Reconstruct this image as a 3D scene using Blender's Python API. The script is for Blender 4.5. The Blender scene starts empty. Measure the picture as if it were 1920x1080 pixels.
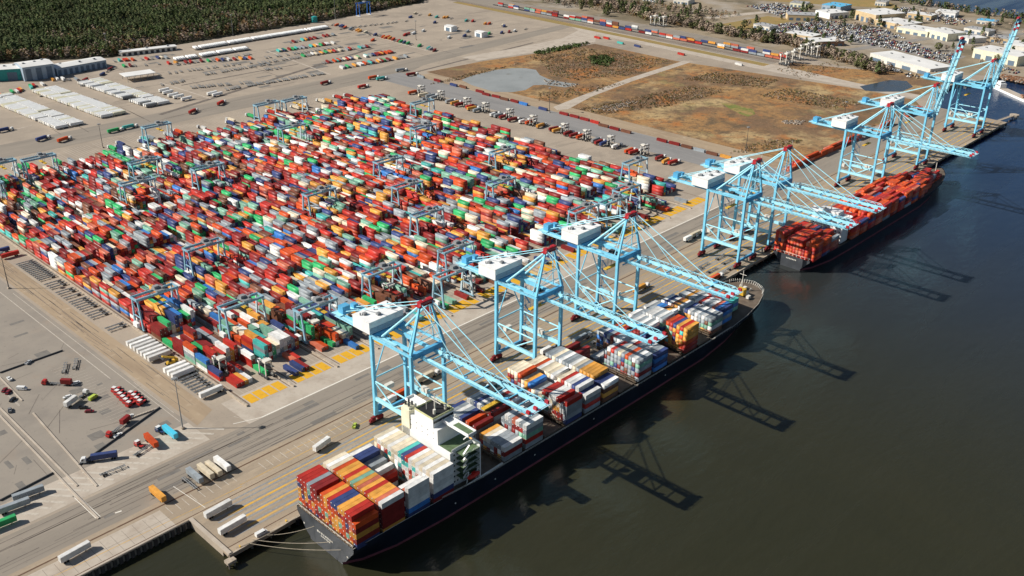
import bpy, math, random
import numpy as np
from mathutils import Vector, Matrix

# ------------------------------------------------------------------ camera, sky, sun, exposure
scene = bpy.context.scene
COL = scene.collection
rnd = random.Random(7)
nrs = np.random.RandomState(11)
R = math.radians

def camera():
    yaw, pitch, roll = R(43.311), R(25.737), R(0.624)
    cy, sy, cp, sp = math.cos(yaw), math.sin(yaw), math.cos(pitch), math.sin(pitch)
    f = Vector((cy * cp, sy * cp, -sp)); r = Vector((sy, -cy, 0)); u = r.cross(f)
    cr, sr = math.cos(roll), math.sin(roll)
    r2 = cr * r + sr * u; u2 = -sr * r + cr * u
    cd = bpy.data.cameras.new('camera'); c = bpy.data.objects.new('camera', cd); COL.objects.link(c)
    m = Matrix.Identity(4)
    for i in range(3):
        m[i][0], m[i][1], m[i][2] = r2[i], u2[i], -f[i]
    m.translation = Vector((-151.49, -309.04, 285.61))
    c.matrix_world = m
    cd.sensor_width = 36.0; cd.lens = 1792.73 / 1920 * 36.0
    cd.clip_start = 1.0; cd.clip_end = 30000.0
    scene.camera = c
camera()
CAMP = (-151.49, -309.04, 285.61)
SUN_DIR = Vector((-0.72, 0.69, 0.74)).normalized()
SUN_EL = math.asin(SUN_DIR.z)
w = bpy.data.worlds.new('World'); scene.world = w; w.use_nodes = True
nt = w.node_tree
sky = nt.nodes.new('ShaderNodeTexSky'); sky.sky_type = 'NISHITA'; sky.sun_disc = False
sky.sun_elevation = SUN_EL; sky.sun_rotation = math.atan2(SUN_DIR.x, SUN_DIR.y)
sky.air_density = 1.0; sky.dust_density = 1.0
bg = nt.nodes['Background']; bg.inputs['Strength'].default_value = 0.052
nt.links.new(sky.outputs[0], bg.inputs[0])
sl = bpy.data.lights.new('sun', 'SUN'); sl.energy = 4.7; sl.angle = R(0.5); sl.color = (1.0, 0.95, 0.87)
so = bpy.data.objects.new('sun', sl); COL.objects.link(so)
so.rotation_euler = SUN_DIR.to_track_quat('Z', 'Y').to_euler()
scene.view_settings.view_transform = 'Standard'; scene.view_settings.look = 'None'
scene.view_settings.exposure = 0.36; scene.view_settings.gamma = 1.0
scene.cycles.max_bounces = 6

# ------------------------------------------------------------------ materials
def srgb(r, g, b):
    return tuple(((c / 255) / 12.92 if c / 255 <= 0.04045 else ((c / 255 + 0.055) / 1.055) ** 2.4) for c in (r, g, b))

def nodes(name):
    m = bpy.data.materials.new(name); m.use_nodes = True
    n = m.node_tree
    return m, n, n.nodes['Principled BSDF']

def mat(name, col, rough=0.6, metal=0.0, scale=0.6, amt=0.25, var=None, spec=0.3, vamt=0.3, bump=0):
    """flat paint with uneven weathering from noise; var: per object or per island variation"""
    m, n, b = nodes(name)
    geo = n.nodes.new('ShaderNodeNewGeometry')
    no = n.nodes.new('ShaderNodeTexNoise'); no.inputs['Scale'].default_value = scale; no.inputs['Detail'].default_value = 5
    n.links.new(geo.outputs['Position'], no.inputs['Vector'])
    mr = n.nodes.new('ShaderNodeMapRange'); mr.inputs[1].default_value = 0.25; mr.inputs[2].default_value = 0.75
    mr.inputs[3].default_value = 1 - amt; mr.inputs[4].default_value = 1 + amt
    n.links.new(no.outputs[0], mr.inputs[0])
    val = mr.outputs[0]
    if var:
        if var == 'object':
            src = n.nodes.new('ShaderNodeObjectInfo').outputs['Random']
        else:
            src = geo.outputs['Random Per Island']
        m2 = n.nodes.new('ShaderNodeMapRange'); m2.inputs[3].default_value = 1 - vamt; m2.inputs[4].default_value = 1 + vamt
        n.links.new(src, m2.inputs[0])
        mm = n.nodes.new('ShaderNodeMath'); mm.operation = 'MULTIPLY'
        n.links.new(val, mm.inputs[0]); n.links.new(m2.outputs[0], mm.inputs[1]); val = mm.outputs[0]
    mx = n.nodes.new('ShaderNodeVectorMath'); mx.operation = 'SCALE'
    mx.inputs[0].default_value = col[:3]; n.links.new(val, mx.inputs['Scale'])
    n.links.new(mx.outputs[0], b.inputs['Base Color'])
    b.inputs['Roughness'].default_value = rough; b.inputs['Metallic'].default_value = metal
    b.inputs['Specular IOR Level'].default_value = spec
    if bump:
        bp = n.nodes.new('ShaderNodeBump'); bp.inputs['Strength'].default_value = bump; bp.inputs['Distance'].default_value = 0.3
        n.links.new(no.outputs[0], bp.inputs['Height']); n.links.new(bp.outputs[0], b.inputs['Normal'])
    return m

def ground_mat(name, layers, rough=0.9, bump=0.0):
    """layers: first (colour), then (colour, noise scale, low, high, stretch) mixed over it"""
    m, n, b = nodes(name)
    geo = n.nodes.new('ShaderNodeNewGeometry')
    base = n.nodes.new('ShaderNodeRGB'); base.outputs[0].default_value = (*layers[0], 1)
    cur = base.outputs[0]; last = None
    for k, (col, sc, lo, hi, st) in enumerate(layers[1:]):
        mp = n.nodes.new('ShaderNodeMapping'); mp.inputs['Scale'].default_value = (sc * st[0], sc * st[1], sc)
        mp.inputs['Location'].default_value = (k * 7.3, k * 3.1, k * 1.7)
        n.links.new(geo.outputs['Position'], mp.inputs[0])
        no = n.nodes.new('ShaderNodeTexNoise'); no.inputs['Scale'].default_value = 1; no.inputs['Detail'].default_value = 7
        no.inputs['Roughness'].default_value = 0.62
        n.links.new(mp.outputs[0], no.inputs['Vector'])
        mr = n.nodes.new('ShaderNodeMapRange'); mr.inputs[1].default_value = lo; mr.inputs[2].default_value = hi
        n.links.new(no.outputs[0], mr.inputs[0])
        mix = n.nodes.new('ShaderNodeMix'); mix.data_type = 'RGBA'
        n.links.new(mr.outputs[0], mix.inputs[0]); n.links.new(cur, mix.inputs[6]); mix.inputs[7].default_value = (*col, 1)
        cur = mix.outputs[2]; last = no
    n.links.new(cur, b.inputs['Base Color'])
    b.inputs['Roughness'].default_value = rough; b.inputs['Specular IOR Level'].default_value = 0.2
    if bump and last:
        bp = n.nodes.new('ShaderNodeBump'); bp.inputs['Strength'].default_value = bump; bp.inputs['Distance'].default_value = 1.0
        n.links.new(last.outputs[0], bp.inputs['Height']); n.links.new(bp.outputs[0], b.inputs['Normal'])
    return m

def water_mat():
    m, n, b = nodes('river water')
    geo = n.nodes.new('ShaderNodeNewGeometry')
    no = n.nodes.new('ShaderNodeTexNoise'); no.inputs['Scale'].default_value = 0.006; no.inputs['Detail'].default_value = 9; no.inputs['Roughness'].default_value = 0.7; no.inputs['Distortion'].default_value = 1.2
    n.links.new(geo.outputs['Position'], no.inputs['Vector'])
    mix = n.nodes.new('ShaderNodeMix'); mix.data_type = 'RGBA'
    n.links.new(no.outputs[0], mix.inputs[0]); mix.inputs[6].default_value = (0.021, 0.0225, 0.0115, 1); mix.inputs[7].default_value = (0.036, 0.0335, 0.0165, 1)
    # muddy base gives way upstream to blue sky reflection painted into the colour
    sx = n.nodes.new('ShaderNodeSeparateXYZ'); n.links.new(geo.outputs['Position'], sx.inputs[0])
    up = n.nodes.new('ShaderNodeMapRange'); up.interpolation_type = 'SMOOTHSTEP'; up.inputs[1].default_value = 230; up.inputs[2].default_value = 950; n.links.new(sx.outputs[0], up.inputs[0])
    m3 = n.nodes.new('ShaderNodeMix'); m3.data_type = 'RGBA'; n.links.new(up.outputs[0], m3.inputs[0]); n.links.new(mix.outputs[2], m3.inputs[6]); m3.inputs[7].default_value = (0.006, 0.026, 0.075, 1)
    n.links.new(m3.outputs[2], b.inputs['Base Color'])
    b.inputs['IOR'].default_value = 1.33; b.inputs['Specular IOR Level'].default_value = 0.7
    ms = n.nodes.new('ShaderNodeMapping'); ms.inputs['Rotation'].default_value = (0, 0, R(-20)); ms.inputs['Scale'].default_value = (0.004, 0.03, 0.02); n.links.new(geo.outputs['Position'], ms.inputs[0])
    ns = n.nodes.new('ShaderNodeTexNoise'); ns.inputs['Scale'].default_value = 1; ns.inputs['Detail'].default_value = 8; ns.inputs['Distortion'].default_value = .6; n.links.new(ms.outputs[0], ns.inputs['Vector'])
    mrr = n.nodes.new('ShaderNodeMapRange'); mrr.inputs[1].default_value = .35; mrr.inputs[2].default_value = .65; mrr.inputs[3].default_value = .06; mrr.inputs[4].default_value = .34; n.links.new(ns.outputs[0], mrr.inputs[0]); n.links.new(mrr.outputs[0], b.inputs['Roughness'])
    mp = n.nodes.new('ShaderNodeMapping'); mp.inputs['Rotation'].default_value = (0, 0, R(25)); mp.inputs['Scale'].default_value = (0.07, 0.16, 0.1)
    n.links.new(geo.outputs['Position'], mp.inputs[0])
    w1 = n.nodes.new('ShaderNodeTexNoise'); w1.inputs['Scale'].default_value = 1; w1.inputs['Detail'].default_value = 6; w1.inputs['Roughness'].default_value = 0.6
    n.links.new(mp.outputs[0], w1.inputs['Vector'])
    bp = n.nodes.new('ShaderNodeBump'); bp.inputs['Strength'].default_value = 0.36; bp.inputs['Distance'].default_value = 1.0
    n.links.new(w1.outputs[0], bp.inputs['Height']); n.links.new(bp.outputs[0], b.inputs['Normal'])
    return m

# ------------------------------------------------------------------ mesh builder
def perp(d):
    up = Vector((0, 0, 1)) if abs(d.z) < 0.97 else Vector((0, 1, 0))
    s = d.cross(up).normalized(); t = s.cross(d).normalized()
    return s, t

class MB:
    def __init__(s): s.v = []; s.f = []; s.m = []; s.mats = []
    def mi(s, m):
        if m not in s.mats: s.mats.append(m)
        return s.mats.index(m)
    def add(s, vs, fs, m=None):
        o = len(s.v); s.v += [tuple(p) for p in vs]; s.f += [tuple(i + o for i in q) for q in fs]
        k = s.mi(m) if m else 0
        s.m += [k] * len(fs); return s
    def box(s, c, d, rz=0, m=None):
        x, y, z = c; a, b, h = d[0] / 2, d[1] / 2, d[2] / 2
        cr, sr = math.cos(rz), math.sin(rz)
        vs = [(x + px * cr - py * sr, y + px * sr + py * cr, z + pz) for pz in (-h, h) for px, py in ((-a, -b), (a, -b), (a, b), (-a, b))]
        return s.add(vs, [(3, 2, 1, 0), (4, 5, 6, 7), (0, 1, 5, 4), (1, 2, 6, 5), (2, 3, 7, 6), (3, 0, 4, 7)], m)
    def beam(s, p, q, wd, ht, wd2=None, ht2=None, m=None):
        p, q = Vector(p), Vector(q); d = (q - p).normalized(); a, b = perp(d)
        wd2 = wd2 or wd; ht2 = ht2 or ht
        vs = []
        for o, ww, hh in ((p, wd, ht), (q, wd2, ht2)):
            vs += [o + a * sx * ww / 2 + b * sy * hh / 2 for sx, sy in ((-1, -1), (1, -1), (1, 1), (-1, 1))]
        return s.add(vs, [(0, 1, 2, 3), (7, 6, 5, 4), (0, 4, 5, 1), (1, 5, 6, 2), (2, 6, 7, 3), (3, 7, 4, 0)], m)
    def tube(s, p, q, r, r2=None, n=8, m=None):
        p, q = Vector(p), Vector(q); d = (q - p).normalized(); a, b = perp(d); r2 = r if r2 is None else r2
        vs = []
        for o, rr in ((p, r), (q, r2)):
            vs += [o + (a * math.cos(2 * math.pi * k / n) + b * math.sin(2 * math.pi * k / n)) * rr for k in range(n)]
        fs = [(k, k + n, (k + 1) % n + n, (k + 1) % n) for k in range(n)] + [tuple(range(n)), tuple(range(2 * n - 1, n - 1, -1))]
        return s.add(vs, fs, m)
    def sheet(s, pts, z, m=None):
        return s.add([(p[0], p[1], z) for p in pts], [tuple(range(len(pts)))], m)
    def rect(s, x0, y0, x1, y1, z, m=None):
        return s.sheet([(x0, y0), (x1, y0), (x1, y1), (x0, y1)], z, m)
    def prism(s, pts, z0, z1, m=None):
        n = len(pts)
        vs = [(p[0], p[1], z0) for p in pts] + [(p[0], p[1], z1) for p in pts]
        return s.add(vs, [tuple(range(n - 1, -1, -1)), tuple(range(n, 2 * n))] + [(k, (k + 1) % n, (k + 1) % n + n, k + n) for k in range(n)], m)
    def mesh(s, name, m=None):
        me = bpy.data.meshes.new(name); me.from_pydata(s.v, [], s.f)
        for q in ([m] if m else s.mats): me.materials.append(q)
        if not m and len(s.mats) > 1: me.polygons.foreach_set('material_index', s.m)
        me.update(); return me
    def build(s, name, m=None, parent=None):
        o = bpy.data.objects.new(name, s.mesh(name, m)); COL.objects.link(o)
        if parent: o.parent = parent
        return o

def tag(o, label, cat, group=None):
    o['label'] = label; o['category'] = cat
    if group: o['group'] = group
    return o
def kind(o, k): o['kind'] = k; return o
def thing(name, label, cat, loc=(0, 0, 0), rz=0, group=None):
    o = bpy.data.objects.new(name, None); COL.objects.link(o); o.location = loc; o.rotation_euler = (0, 0, rz)
    o.empty_display_size = 1
    return tag(o, label, cat, group)
def dup(root, loc, rz=0, label=None, group=None, repl=None):
    def cp(o, par):
        c = o.copy(); COL.objects.link(c); c.parent = par
        if repl and o.type == 'MESH' and o.data.name in repl: c.data = repl[o.data.name]
        for ch in kids.get(o.name, ()): cp(ch, c)
        return c
    kids = {}
    def walk(o):
        kids[o.name] = list(o.children)
        for ch in o.children: walk(ch)
    walk(root)
    r = cp(root, None); r.location = loc; r.rotation_euler = (0, 0, rz)
    if label: r['label'] = label
    if group: r['group'] = group
    return r
ORD = 'first second third fourth fifth sixth seventh eighth ninth tenth eleventh twelfth thirteenth fourteenth fifteenth sixteenth seventeenth eighteenth nineteenth twentieth twenty-first twenty-second twenty-third twenty-fourth twenty-fifth twenty-sixth twenty-seventh twenty-eighth twenty-ninth thirtieth'.split() + ['rearmost'] * 60

# ------------------------------------------------------------------ palette
CONC = ground_mat('yard concrete', [(0.36, 0.30, 0.235), ((0.265, 0.222, 0.178), 0.012, 0.42, 0.72, (1, 1)), ((0.42, 0.35, 0.27), 0.05, 0.5, 0.8, (1, 1)), ((0.17, 0.145, 0.12), 0.03, 0.6, 0.78, (0.25, 2)), ((0.2, 0.17, 0.14), 0.6, 0.55, 0.9, (1, 1))])
QUAY = ground_mat('quay concrete', [(0.34, 0.27, 0.195), ((0.255, 0.21, 0.16), 0.04, 0.42, 0.7, (0.3, 1.5)), ((0.44, 0.35, 0.25), 0.09, 0.52, 0.8, (0.3, 2)), ((0.13, 0.10, 0.075), 0.05, 0.6, 0.8, (0.15, 3)), ((0.19, 0.16, 0.12), 0.7, 0.55, 0.9, (1, 1))])
ASPH = ground_mat('worn asphalt', [(0.265, 0.23, 0.188), ((0.205, 0.18, 0.15), 0.03, 0.45, 0.75, (0.3, 2)), ((0.31, 0.265, 0.215), 0.06, 0.5, 0.8, (0.3, 2)), ((0.13, 0.115, 0.10), 0.5, 0.6, 0.9, (1, 1))])
LOT = ground_mat('parking asphalt', [(0.285, 0.25, 0.208), ((0.232, 0.205, 0.175), 0.04, 0.45, 0.7, (1, 1)), ((0.30, 0.23, 0.17), 0.03, 0.62, 0.85, (1, 1)), ((0.12, 0.11, 0.10), 0.5, 0.6, 0.9, (1, 1))])
ROADG = ground_mat('grey road', [(0.25, 0.24, 0.23), ((0.2, 0.195, 0.19), 0.04, 0.45, 0.7, (2, 0.3)), ((0.28, 0.27, 0.25), 0.3, 0.55, 0.8, (1, 1))])
SAND = ground_mat('sandy verge', [(0.36, 0.275, 0.185), ((0.27, 0.20, 0.135), 0.05, 0.45, 0.7, (2, 0.3)), ((0.45, 0.36, 0.26), 0.2, 0.55, 0.8, (1, 1))])
PALE = ground_mat('pale concrete', [(0.46, 0.40, 0.33), ((0.36, 0.30, 0.24), 0.08, 0.45, 0.7, (1, 1)), ((0.3, 0.26, 0.22), 0.6, 0.55, 0.9, (1, 1))])
FIELD = ground_mat('marsh field', [(0.33, 0.185, 0.075), ((0.19, 0.115, 0.065), 0.011, 0.42, 0.56, (1, 1)), ((0.43, 0.31, 0.155), 0.016, 0.52, 0.66, (1, 1)), ((0.38, 0.15, 0.045), 0.026, 0.54, 0.68, (1, 1)), ((0.125, 0.088, 0.052), 0.04, 0.53, 0.67, (1, 1)), ((0.24, 0.21, 0.085), 0.018, 0.6, 0.72, (1, 1)), ((0.13, 0.088, 0.052), 0.17, 0.48, 0.7, (1, 1)), ((0.42, 0.32, 0.18), 0.4, 0.58, 0.85, (1, 1))], bump=0.6)
GRASS = ground_mat('dry grass', [(0.27, 0.20, 0.075), ((0.34, 0.21, 0.085), 0.03, 0.45, 0.7, (1, 1)), ((0.16, 0.14, 0.05), 0.1, 0.55, 0.8, (1, 1))])
TOWN = ground_mat('town ground', [(0.30, 0.24, 0.165), ((0.16, 0.13, 0.085), 0.008, 0.45, 0.62, (1, 1)), ((0.35, 0.31, 0.26), 0.012, 0.5, 0.66, (1, 1)), ((0.10, 0.09, 0.06), 0.03, 0.56, 0.72, (1, 1))])
CARPARK = ground_mat('town car park', [(0.26, 0.24, 0.215), ((0.2, 0.19, 0.175), 0.03, 0.45, 0.7, (1, 1))])
TURF = ground_mat('bright green grass', [(0.15, 0.18, 0.045), ((0.33, 0.22, 0.09), 0.07, 0.42, 0.6, (1, 1)), ((0.1, 0.13, 0.03), 0.3, 0.5, 0.7, (1, 1))])
FORESTFLOOR = ground_mat('forest floor', [(0.05, 0.05, 0.03), ((0.09, 0.075, 0.05), 0.05, 0.45, 0.7, (1, 1))])
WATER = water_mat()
POND = ground_mat('shallow pond', [(0.30, 0.31, 0.30), ((0.24, 0.25, 0.24), 0.03, 0.45, 0.7, (1, 1)), ((0.15, 0.13, 0.09), 0.06, 0.66, 0.74, (1, 1))], rough=0.35)
DPOND = ground_mat('marsh water', [(0.045, 0.06, 0.08), ((0.06, 0.055, 0.045), 0.05, 0.5, 0.7, (1, 1))], rough=0.15)
YELP = ground_mat('yellow paint', [(0.66, 0.36, 0.025), ((0.5, 0.27, 0.04), 0.3, 0.5, 0.75, (1, 1)), ((0.3, 0.22, 0.13), 0.9, 0.62, 0.85, (1, 1))])
WHTP = ground_mat('white paint', [(0.72, 0.68, 0.6), ((0.5, 0.45, 0.38), 0.4, 0.52, 0.75, (1, 1))])
DIMW = ground_mat('worn white paint', [(0.5, 0.45, 0.38), ((0.36, 0.31, 0.25), 0.4, 0.48, 0.7, (1, 1))])
DIMY = ground_mat('worn yellow paint', [(0.62, 0.36, 0.07), ((0.40, 0.29, 0.16), 0.1, 0.45, 0.62, (1, 1))])
RUST = ground_mat('rusty rail', [(0.12, 0.07, 0.045), ((0.2, 0.15, 0.1), 0.2, 0.5, 0.7, (1, 1))])
STAIN = ground_mat('oil stain', [(0.13, 0.11, 0.095), ((0.2, 0.17, 0.14), 0.2, 0.45, 0.65, (1, 1))])

CB = mat('crane blue', (0.20, 0.58, 0.78), 0.45, amt=0.14, scale=0.25)
CBL = mat('crane light blue', (0.38, 0.75, 0.87), 0.45, amt=0.14, scale=0.3)
CBD = mat('crane deep blue', (0.10, 0.38, 0.62), 0.45, amt=0.15, scale=0.25)
WHITE = mat('white paint metal', (0.82, 0.82, 0.80), 0.45, amt=0.1, scale=0.25)
OFFW = mat('off white metal', (0.66, 0.63, 0.56), 0.55, amt=0.15, scale=0.3)
CREAM = mat('cream paint', (0.72, 0.69, 0.52), 0.5, amt=0.12, scale=0.3)
RED = mat('crane red', (0.42, 0.025, 0.035), 0.5, amt=0.2)
DRED = mat('dark red bogie', (0.20, 0.02, 0.025), 0.6, amt=0.3)
GREY = mat('grey steel', (0.25, 0.26, 0.265), 0.5, amt=0.2)
DGREY = mat('dark grey steel', (0.06, 0.063, 0.068), 0.6, amt=0.3)
BLACK = mat('black rubber', (0.018, 0.018, 0.02), 0.8, amt=0.3)
GLASS = mat('dark glass', (0.02, 0.028, 0.035), 0.12, amt=0.1, spec=0.6)
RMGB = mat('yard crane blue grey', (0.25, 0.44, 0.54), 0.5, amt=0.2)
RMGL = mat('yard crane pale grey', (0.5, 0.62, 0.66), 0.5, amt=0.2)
YEL = mat('yellow metal', (0.62, 0.38, 0.04), 0.5, amt=0.2)
HULL = mat('black navy hull', (0.011, 0.015, 0.026), 0.4, amt=0.3, scale=0.1)
HULLG = mat('dark grey hull', (0.055, 0.06, 0.068), 0.45, amt=0.3, scale=0.15)
BOOT = mat('faded red boot topping', (0.24, 0.07, 0.09), 0.6, amt=0.3, scale=0.2)
DECK = mat('brown deck', (0.13, 0.10, 0.075), 0.7, amt=0.35, scale=0.25)
DECKG = mat('deck green', (0.10, 0.15, 0.075), 0.7, amt=0.35, scale=0.4)
CONCW = mat('weathered concrete', (0.40, 0.335, 0.26), 0.85, amt=0.3, scale=0.5)
CONCD = mat('dark wet concrete', (0.055, 0.05, 0.045), 0.85, amt=0.4, scale=0.4)
PILE = mat('pier pile', (0.16, 0.135, 0.11), 0.85, amt=0.4)
WOOD = mat('timber', (0.14, 0.10, 0.065), 0.85, amt=0.4)
TEAL = mat('teal cladding', (0.03, 0.28, 0.27), 0.5, amt=0.2)
BGREY = mat('blue grey cladding', (0.32, 0.40, 0.48), 0.55, amt=0.12)
BDOOR = mat('slate door', (0.12, 0.17, 0.23), 0.5, amt=0.15)
TANW = mat('tan wall', (0.55, 0.42, 0.25), 0.75, amt=0.15, scale=0.1)
ROOFW = mat('white roof', (0.70, 0.69, 0.66), 0.6, amt=0.12, scale=0.05)
ROOFG = mat('grey roof', (0.36, 0.36, 0.36), 0.7, amt=0.2, scale=0.05)
ROOFB = mat('bright blue roof', (0.12, 0.45, 0.70), 0.5, amt=0.1)
BROWNW = mat('brick wall', (0.30, 0.17, 0.11), 0.8, amt=0.2)
ROPE = mat('mooring rope', (0.42, 0.36, 0.27), 0.9, amt=0.2)
LIME = mat('lime vest', (0.5, 0.72, 0.05), 0.7, amt=0.1)

PAL = {
 'red': (0.42, 0.030, 0.020), 'dark red': (0.22, 0.020, 0.018), 'orange': (0.55, 0.075, 0.016), 'yellow': (0.64, 0.30, 0.055),
 'white': (0.70, 0.69, 0.66), 'cream': (0.66, 0.57, 0.42), 'grey': (0.27, 0.30, 0.32), 'navy': (0.04, 0.06, 0.17), 'blue': (0.04, 0.17, 0.46),
 'green': (0.035, 0.36, 0.12), 'pale green': (0.19, 0.38, 0.28), 'teal': (0.07, 0.42, 0.38), 'brown': (0.17, 0.07, 0.04), 'salmon': (0.52, 0.14, 0.08),
}
CM_OBJ = {k: mat(k + ' container paint', v, 0.5, amt=0.22, scale=0.35, var='object', vamt=0.16) for k, v in PAL.items()}
CM_ISL = {k: mat(k + ' container paint, mass', v, 0.5, amt=0.22, scale=0.35, var='island', vamt=0.24) for k, v in PAL.items()}

# ------------------------------------------------------------------ water and land
def flat(name, pts, z, m):
    b = MB(); b.sheet(pts, z); return kind(b.build(name, m), 'structure')
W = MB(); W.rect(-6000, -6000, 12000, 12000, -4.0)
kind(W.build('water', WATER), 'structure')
LAND = [(-5000, 34), (0, 34), (0, 6), (963, 6), (967, 40), (972, 84), (1000, 92), (1030, 104), (1089, 110), (1135, 96), (1186, 83), (1182, 40), (1260, -120), (1640, -120), (1655, 150), (1663, 221), (1663, 260), (1670, 312), (1678, 366), (1699, 435), (1750, 700), (1900, 1500), (2300, 9000), (-5000, 9000)]
b = MB(); b.prism(LAND, -9, 0.0)
kind(b.build('ground', CONC), 'structure')
# quay deck on piles in front of the land, thick slab
b = MB(); b.prism([(0, 0), (963, 0), (963, 6.0), (0, 6.0)], -1.6, 0.012)
kind(b.build('quay_deck', QUAY), 'structure')
flat('quay_apron', [(0, 0), (963, 0), (967, 40), (970, 56), (-5, 56), (-5, 34.2), (0, 34.2)], 0.03, QUAY)
flat('quay_apron', [(-1500, 34.2), (-5, 34.2), (-5, 56), (-1500, 56)], 0.03, QUAY)
flat('quay_road', [(-1500, 56), (968, 56), (969, 82), (-1500, 82)], 0.03, ASPH)
flat('yard_strip', [(62, 82), (560, 82), (560, 110), (62, 110)], 0.03, PALE)
flat('yard_road', [(598, 84), (641, 84), (641, 640), (598, 640)], 0.04, ROADG)
flat('parking_lot', [(-400, 106), (40, 106), (40, 640), (-400, 640)], 0.03, LOT)
flat('parking_apron', [(-400, 84), (40, 84), (40, 106), (-400, 106)], 0.03, PALE)
flat('verge', [(42, 100), (55.5, 108), (55.5, 470), (42, 470)], 0.03, SAND)
flat('verge', [(642, 96), (668, 96), (668, 610), (642, 610)], 0.03, SAND)
flat('rear_road', [(-400, 628), (640, 628), (690, 650), (1040, 690), (1040, 712), (690, 690), (640, 676), (-400, 676)], 0.035, ASPH)
flat('field', [(667, 96), (962, 96), (985, 112), (988, 180), (955, 430), (964, 580), (880, 590), (764, 612), (667, 618)], 0.05, FIELD)
flat('dirt_road', [(990, 112), (1012, 112), (1030, 300), (1056, 640), (1046, 700), (1022, 660), (992, 300)], 0.05, PALE)
flat('dirt_path', [(648, 378), (655, 390), (721, 401), (821, 414), (964, 424), (964, 412), (821, 402), (721, 389), (660, 372)], 0.09, PALE)
flat('dirt_road', [(760, 618), (880, 598), (975, 588), (1040, 640), (1036, 668), (960, 640), (860, 640), (760, 650)], 0.06, PALE)
flat('grass_strip', [(1014, 330), (1030, 330), (1054, 660), (1062, 720), (1075, 990), (1062, 990), (1042, 705)], 0.07, GRASS)
flat('rail_yard', [(1032, 330), (1046, 328), (1110, 330), (1140, 560), (1150, 1100), (1078, 1100), (1064, 720)], 0.06, ASPH)
flat('marsh', [(1012, 112), (1100, 115), (1130, 150), (1080, 250), (1060, 320), (1030, 300), (1015, 200)], 0.06, FIELD)
flat('marsh_pool', [(1000.7, 188.0), (1030.3, 182.2), (1060.6, 176.3), (1070.9, 158.5), (1046.4, 139.9), (1012.0, 140.0), (993.1, 158.4), (984.9, 173.6)], 0.10, DPOND)
flat('pond', [(669.0, 555.4), (694.5, 562.5), (714.6, 563.4), (739.8, 564.1), (761.5, 555.9), (774.1, 543.8), (777.4, 527.8), (758.8, 504.4), (750.4, 480.6), (751.6, 463.8), (757.8, 438.7), (733.7, 439.6), (725.0, 466.8), (713.5, 474.1), (689.0, 464.8), (670.0, 468.9), (655.8, 486.2), (659.5, 526.5)], 0.10, POND)
flat('green_patch', [(806.0, 264.4), (814.9, 255.7), (811.7, 242.5), (810.0, 224.8), (793.9, 212.5), (778.2, 212.6), (782.9, 226.3), (791.7, 242.7)], 0.09, TURF)
flat('forest_floor', [(-400, 1075), (240, 1028), (300, 1042), (418, 974), (525, 990), (792, 998), (1022, 1024), (1075, 1075), (1075, 2400), (-400, 2400)], 0.05, FORESTFLOOR)
flat('town_land', [(1112, 330), (1090, 260), (1130, 150), (1190, 86), (1182, 40), (1260, -118), (1638, -118), (1652, 150), (1660, 221), (1660, 260), (1667, 312), (1675, 366), (1696, 435), (1745, 700), (1890, 1500), (1155, 1500), (1142, 560)], 0.05, TOWN)

# ------------------------------------------------------------------ painted markings and rails
def marks(name, m, z, segs=(), quads=()):
    b = MB()
    for (x0, y0, x1, y1, wd) in segs:
        d = Vector((x1 - x0, y1 - y0, 0)).normalized(); n = Vector((-d.y, d.x, 0)) * wd / 2
        b.sheet([(x0 - n.x, y0 - n.y), (x1 - n.x, y1 - n.y), (x1 + n.x, y1 + n.y), (x0 + n.x, y0 + n.y)], z)
    for q in quads: b.rect(*q, z)
    return kind(b.build(name, m), 'structure')
marks('crane_rail', RUST, 0.055, [(2, 5.1, 960, 5.1, .5), (-80, 35.6, 960, 35.6, .5), (-300, 52.5, 960, 52.5, 0.9)])
seg = []
for yy in (9.5, 13.2, 16.5, 19.6, 22.8, 26.0, 29.4, 32.5): seg.append((8, yy, 955, yy, .9))
marks('quay_lane_line', GREY, 0.05, seg)
seg = [(16, 11.4, 955, 11.4, 1.1), (12, 18.1, 955, 18.1, 1.2), (14, 24.4, 955, 24.4, 1.2), (40, 30.9, 955, 30.9, .8), (30, 40.0, 955, 40.0, .35), (60, 46.2, 955, 46.2, .3), (-120, 44.0, 30, 38.5, .3)]
marks('quay_yellow_line', DIMY, 0.06, seg)
seg = [(70, 82.7, 640, 82.7, .9), (70, 82.7, 56, 88, .5)]
for k in range(9): pass
for k in range(24): pass
seg += [(*(-29.3, 88.9), *(-29.0, 65.4), .35), (*(-27.4, 88.6), *(-27.1, 65.1), .35), (*(7.3, 61.8), *(9.6, 36.7), .3), (*(-21.2, 62.7), *(-18.4, 62.1), .8)]
marks('quay_white_line', WHTP, 0.065, seg)
seg = [(-3 + 4.2 * k, 43.5, -3 + 4.2 * k, 50.5, .3) for k in range(9)] + [(46 + 4.2 * k, 42, 46 + 4.2 * k, 49, .3) for k in range(20)]
marks('parking_tick', DIMW, 0.064, seg)
seg = [(-700 + 5 * k, 36.4, -700 + 5 * k, 49, .12) for k in range(139)] + [(-700, 42.5, -5, 42.5, .12)]
marks('slab_joint', STAIN, 0.06, seg)
flat('seawall_apron', [(-1500, 34.3), (-6, 34.3), (-6, 50), (-1500, 50)], 0.045, PALE)
seg = []
for k in range(23): seg.append((-96 + 6.0 * k, 103.5, -82 + 6.0 * k, 87, 1.5))
seg += [(32, 340, 32, 178, .5), (37.5, 330, 37.5, 110, .35), (39.5, 165, 39.5, 120, .3)]
for k in range(30): seg.append((-16 + (k % 2) * .6, 186 - 1.6 * k * 0 + k * .55, -16 + (k % 2) * .6 + .8, 186 + k * .55, .5))
for k in range(26): seg.append((12, 128 + 3.3 * k, 26, 128 + 3.3 * k, .16))
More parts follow.
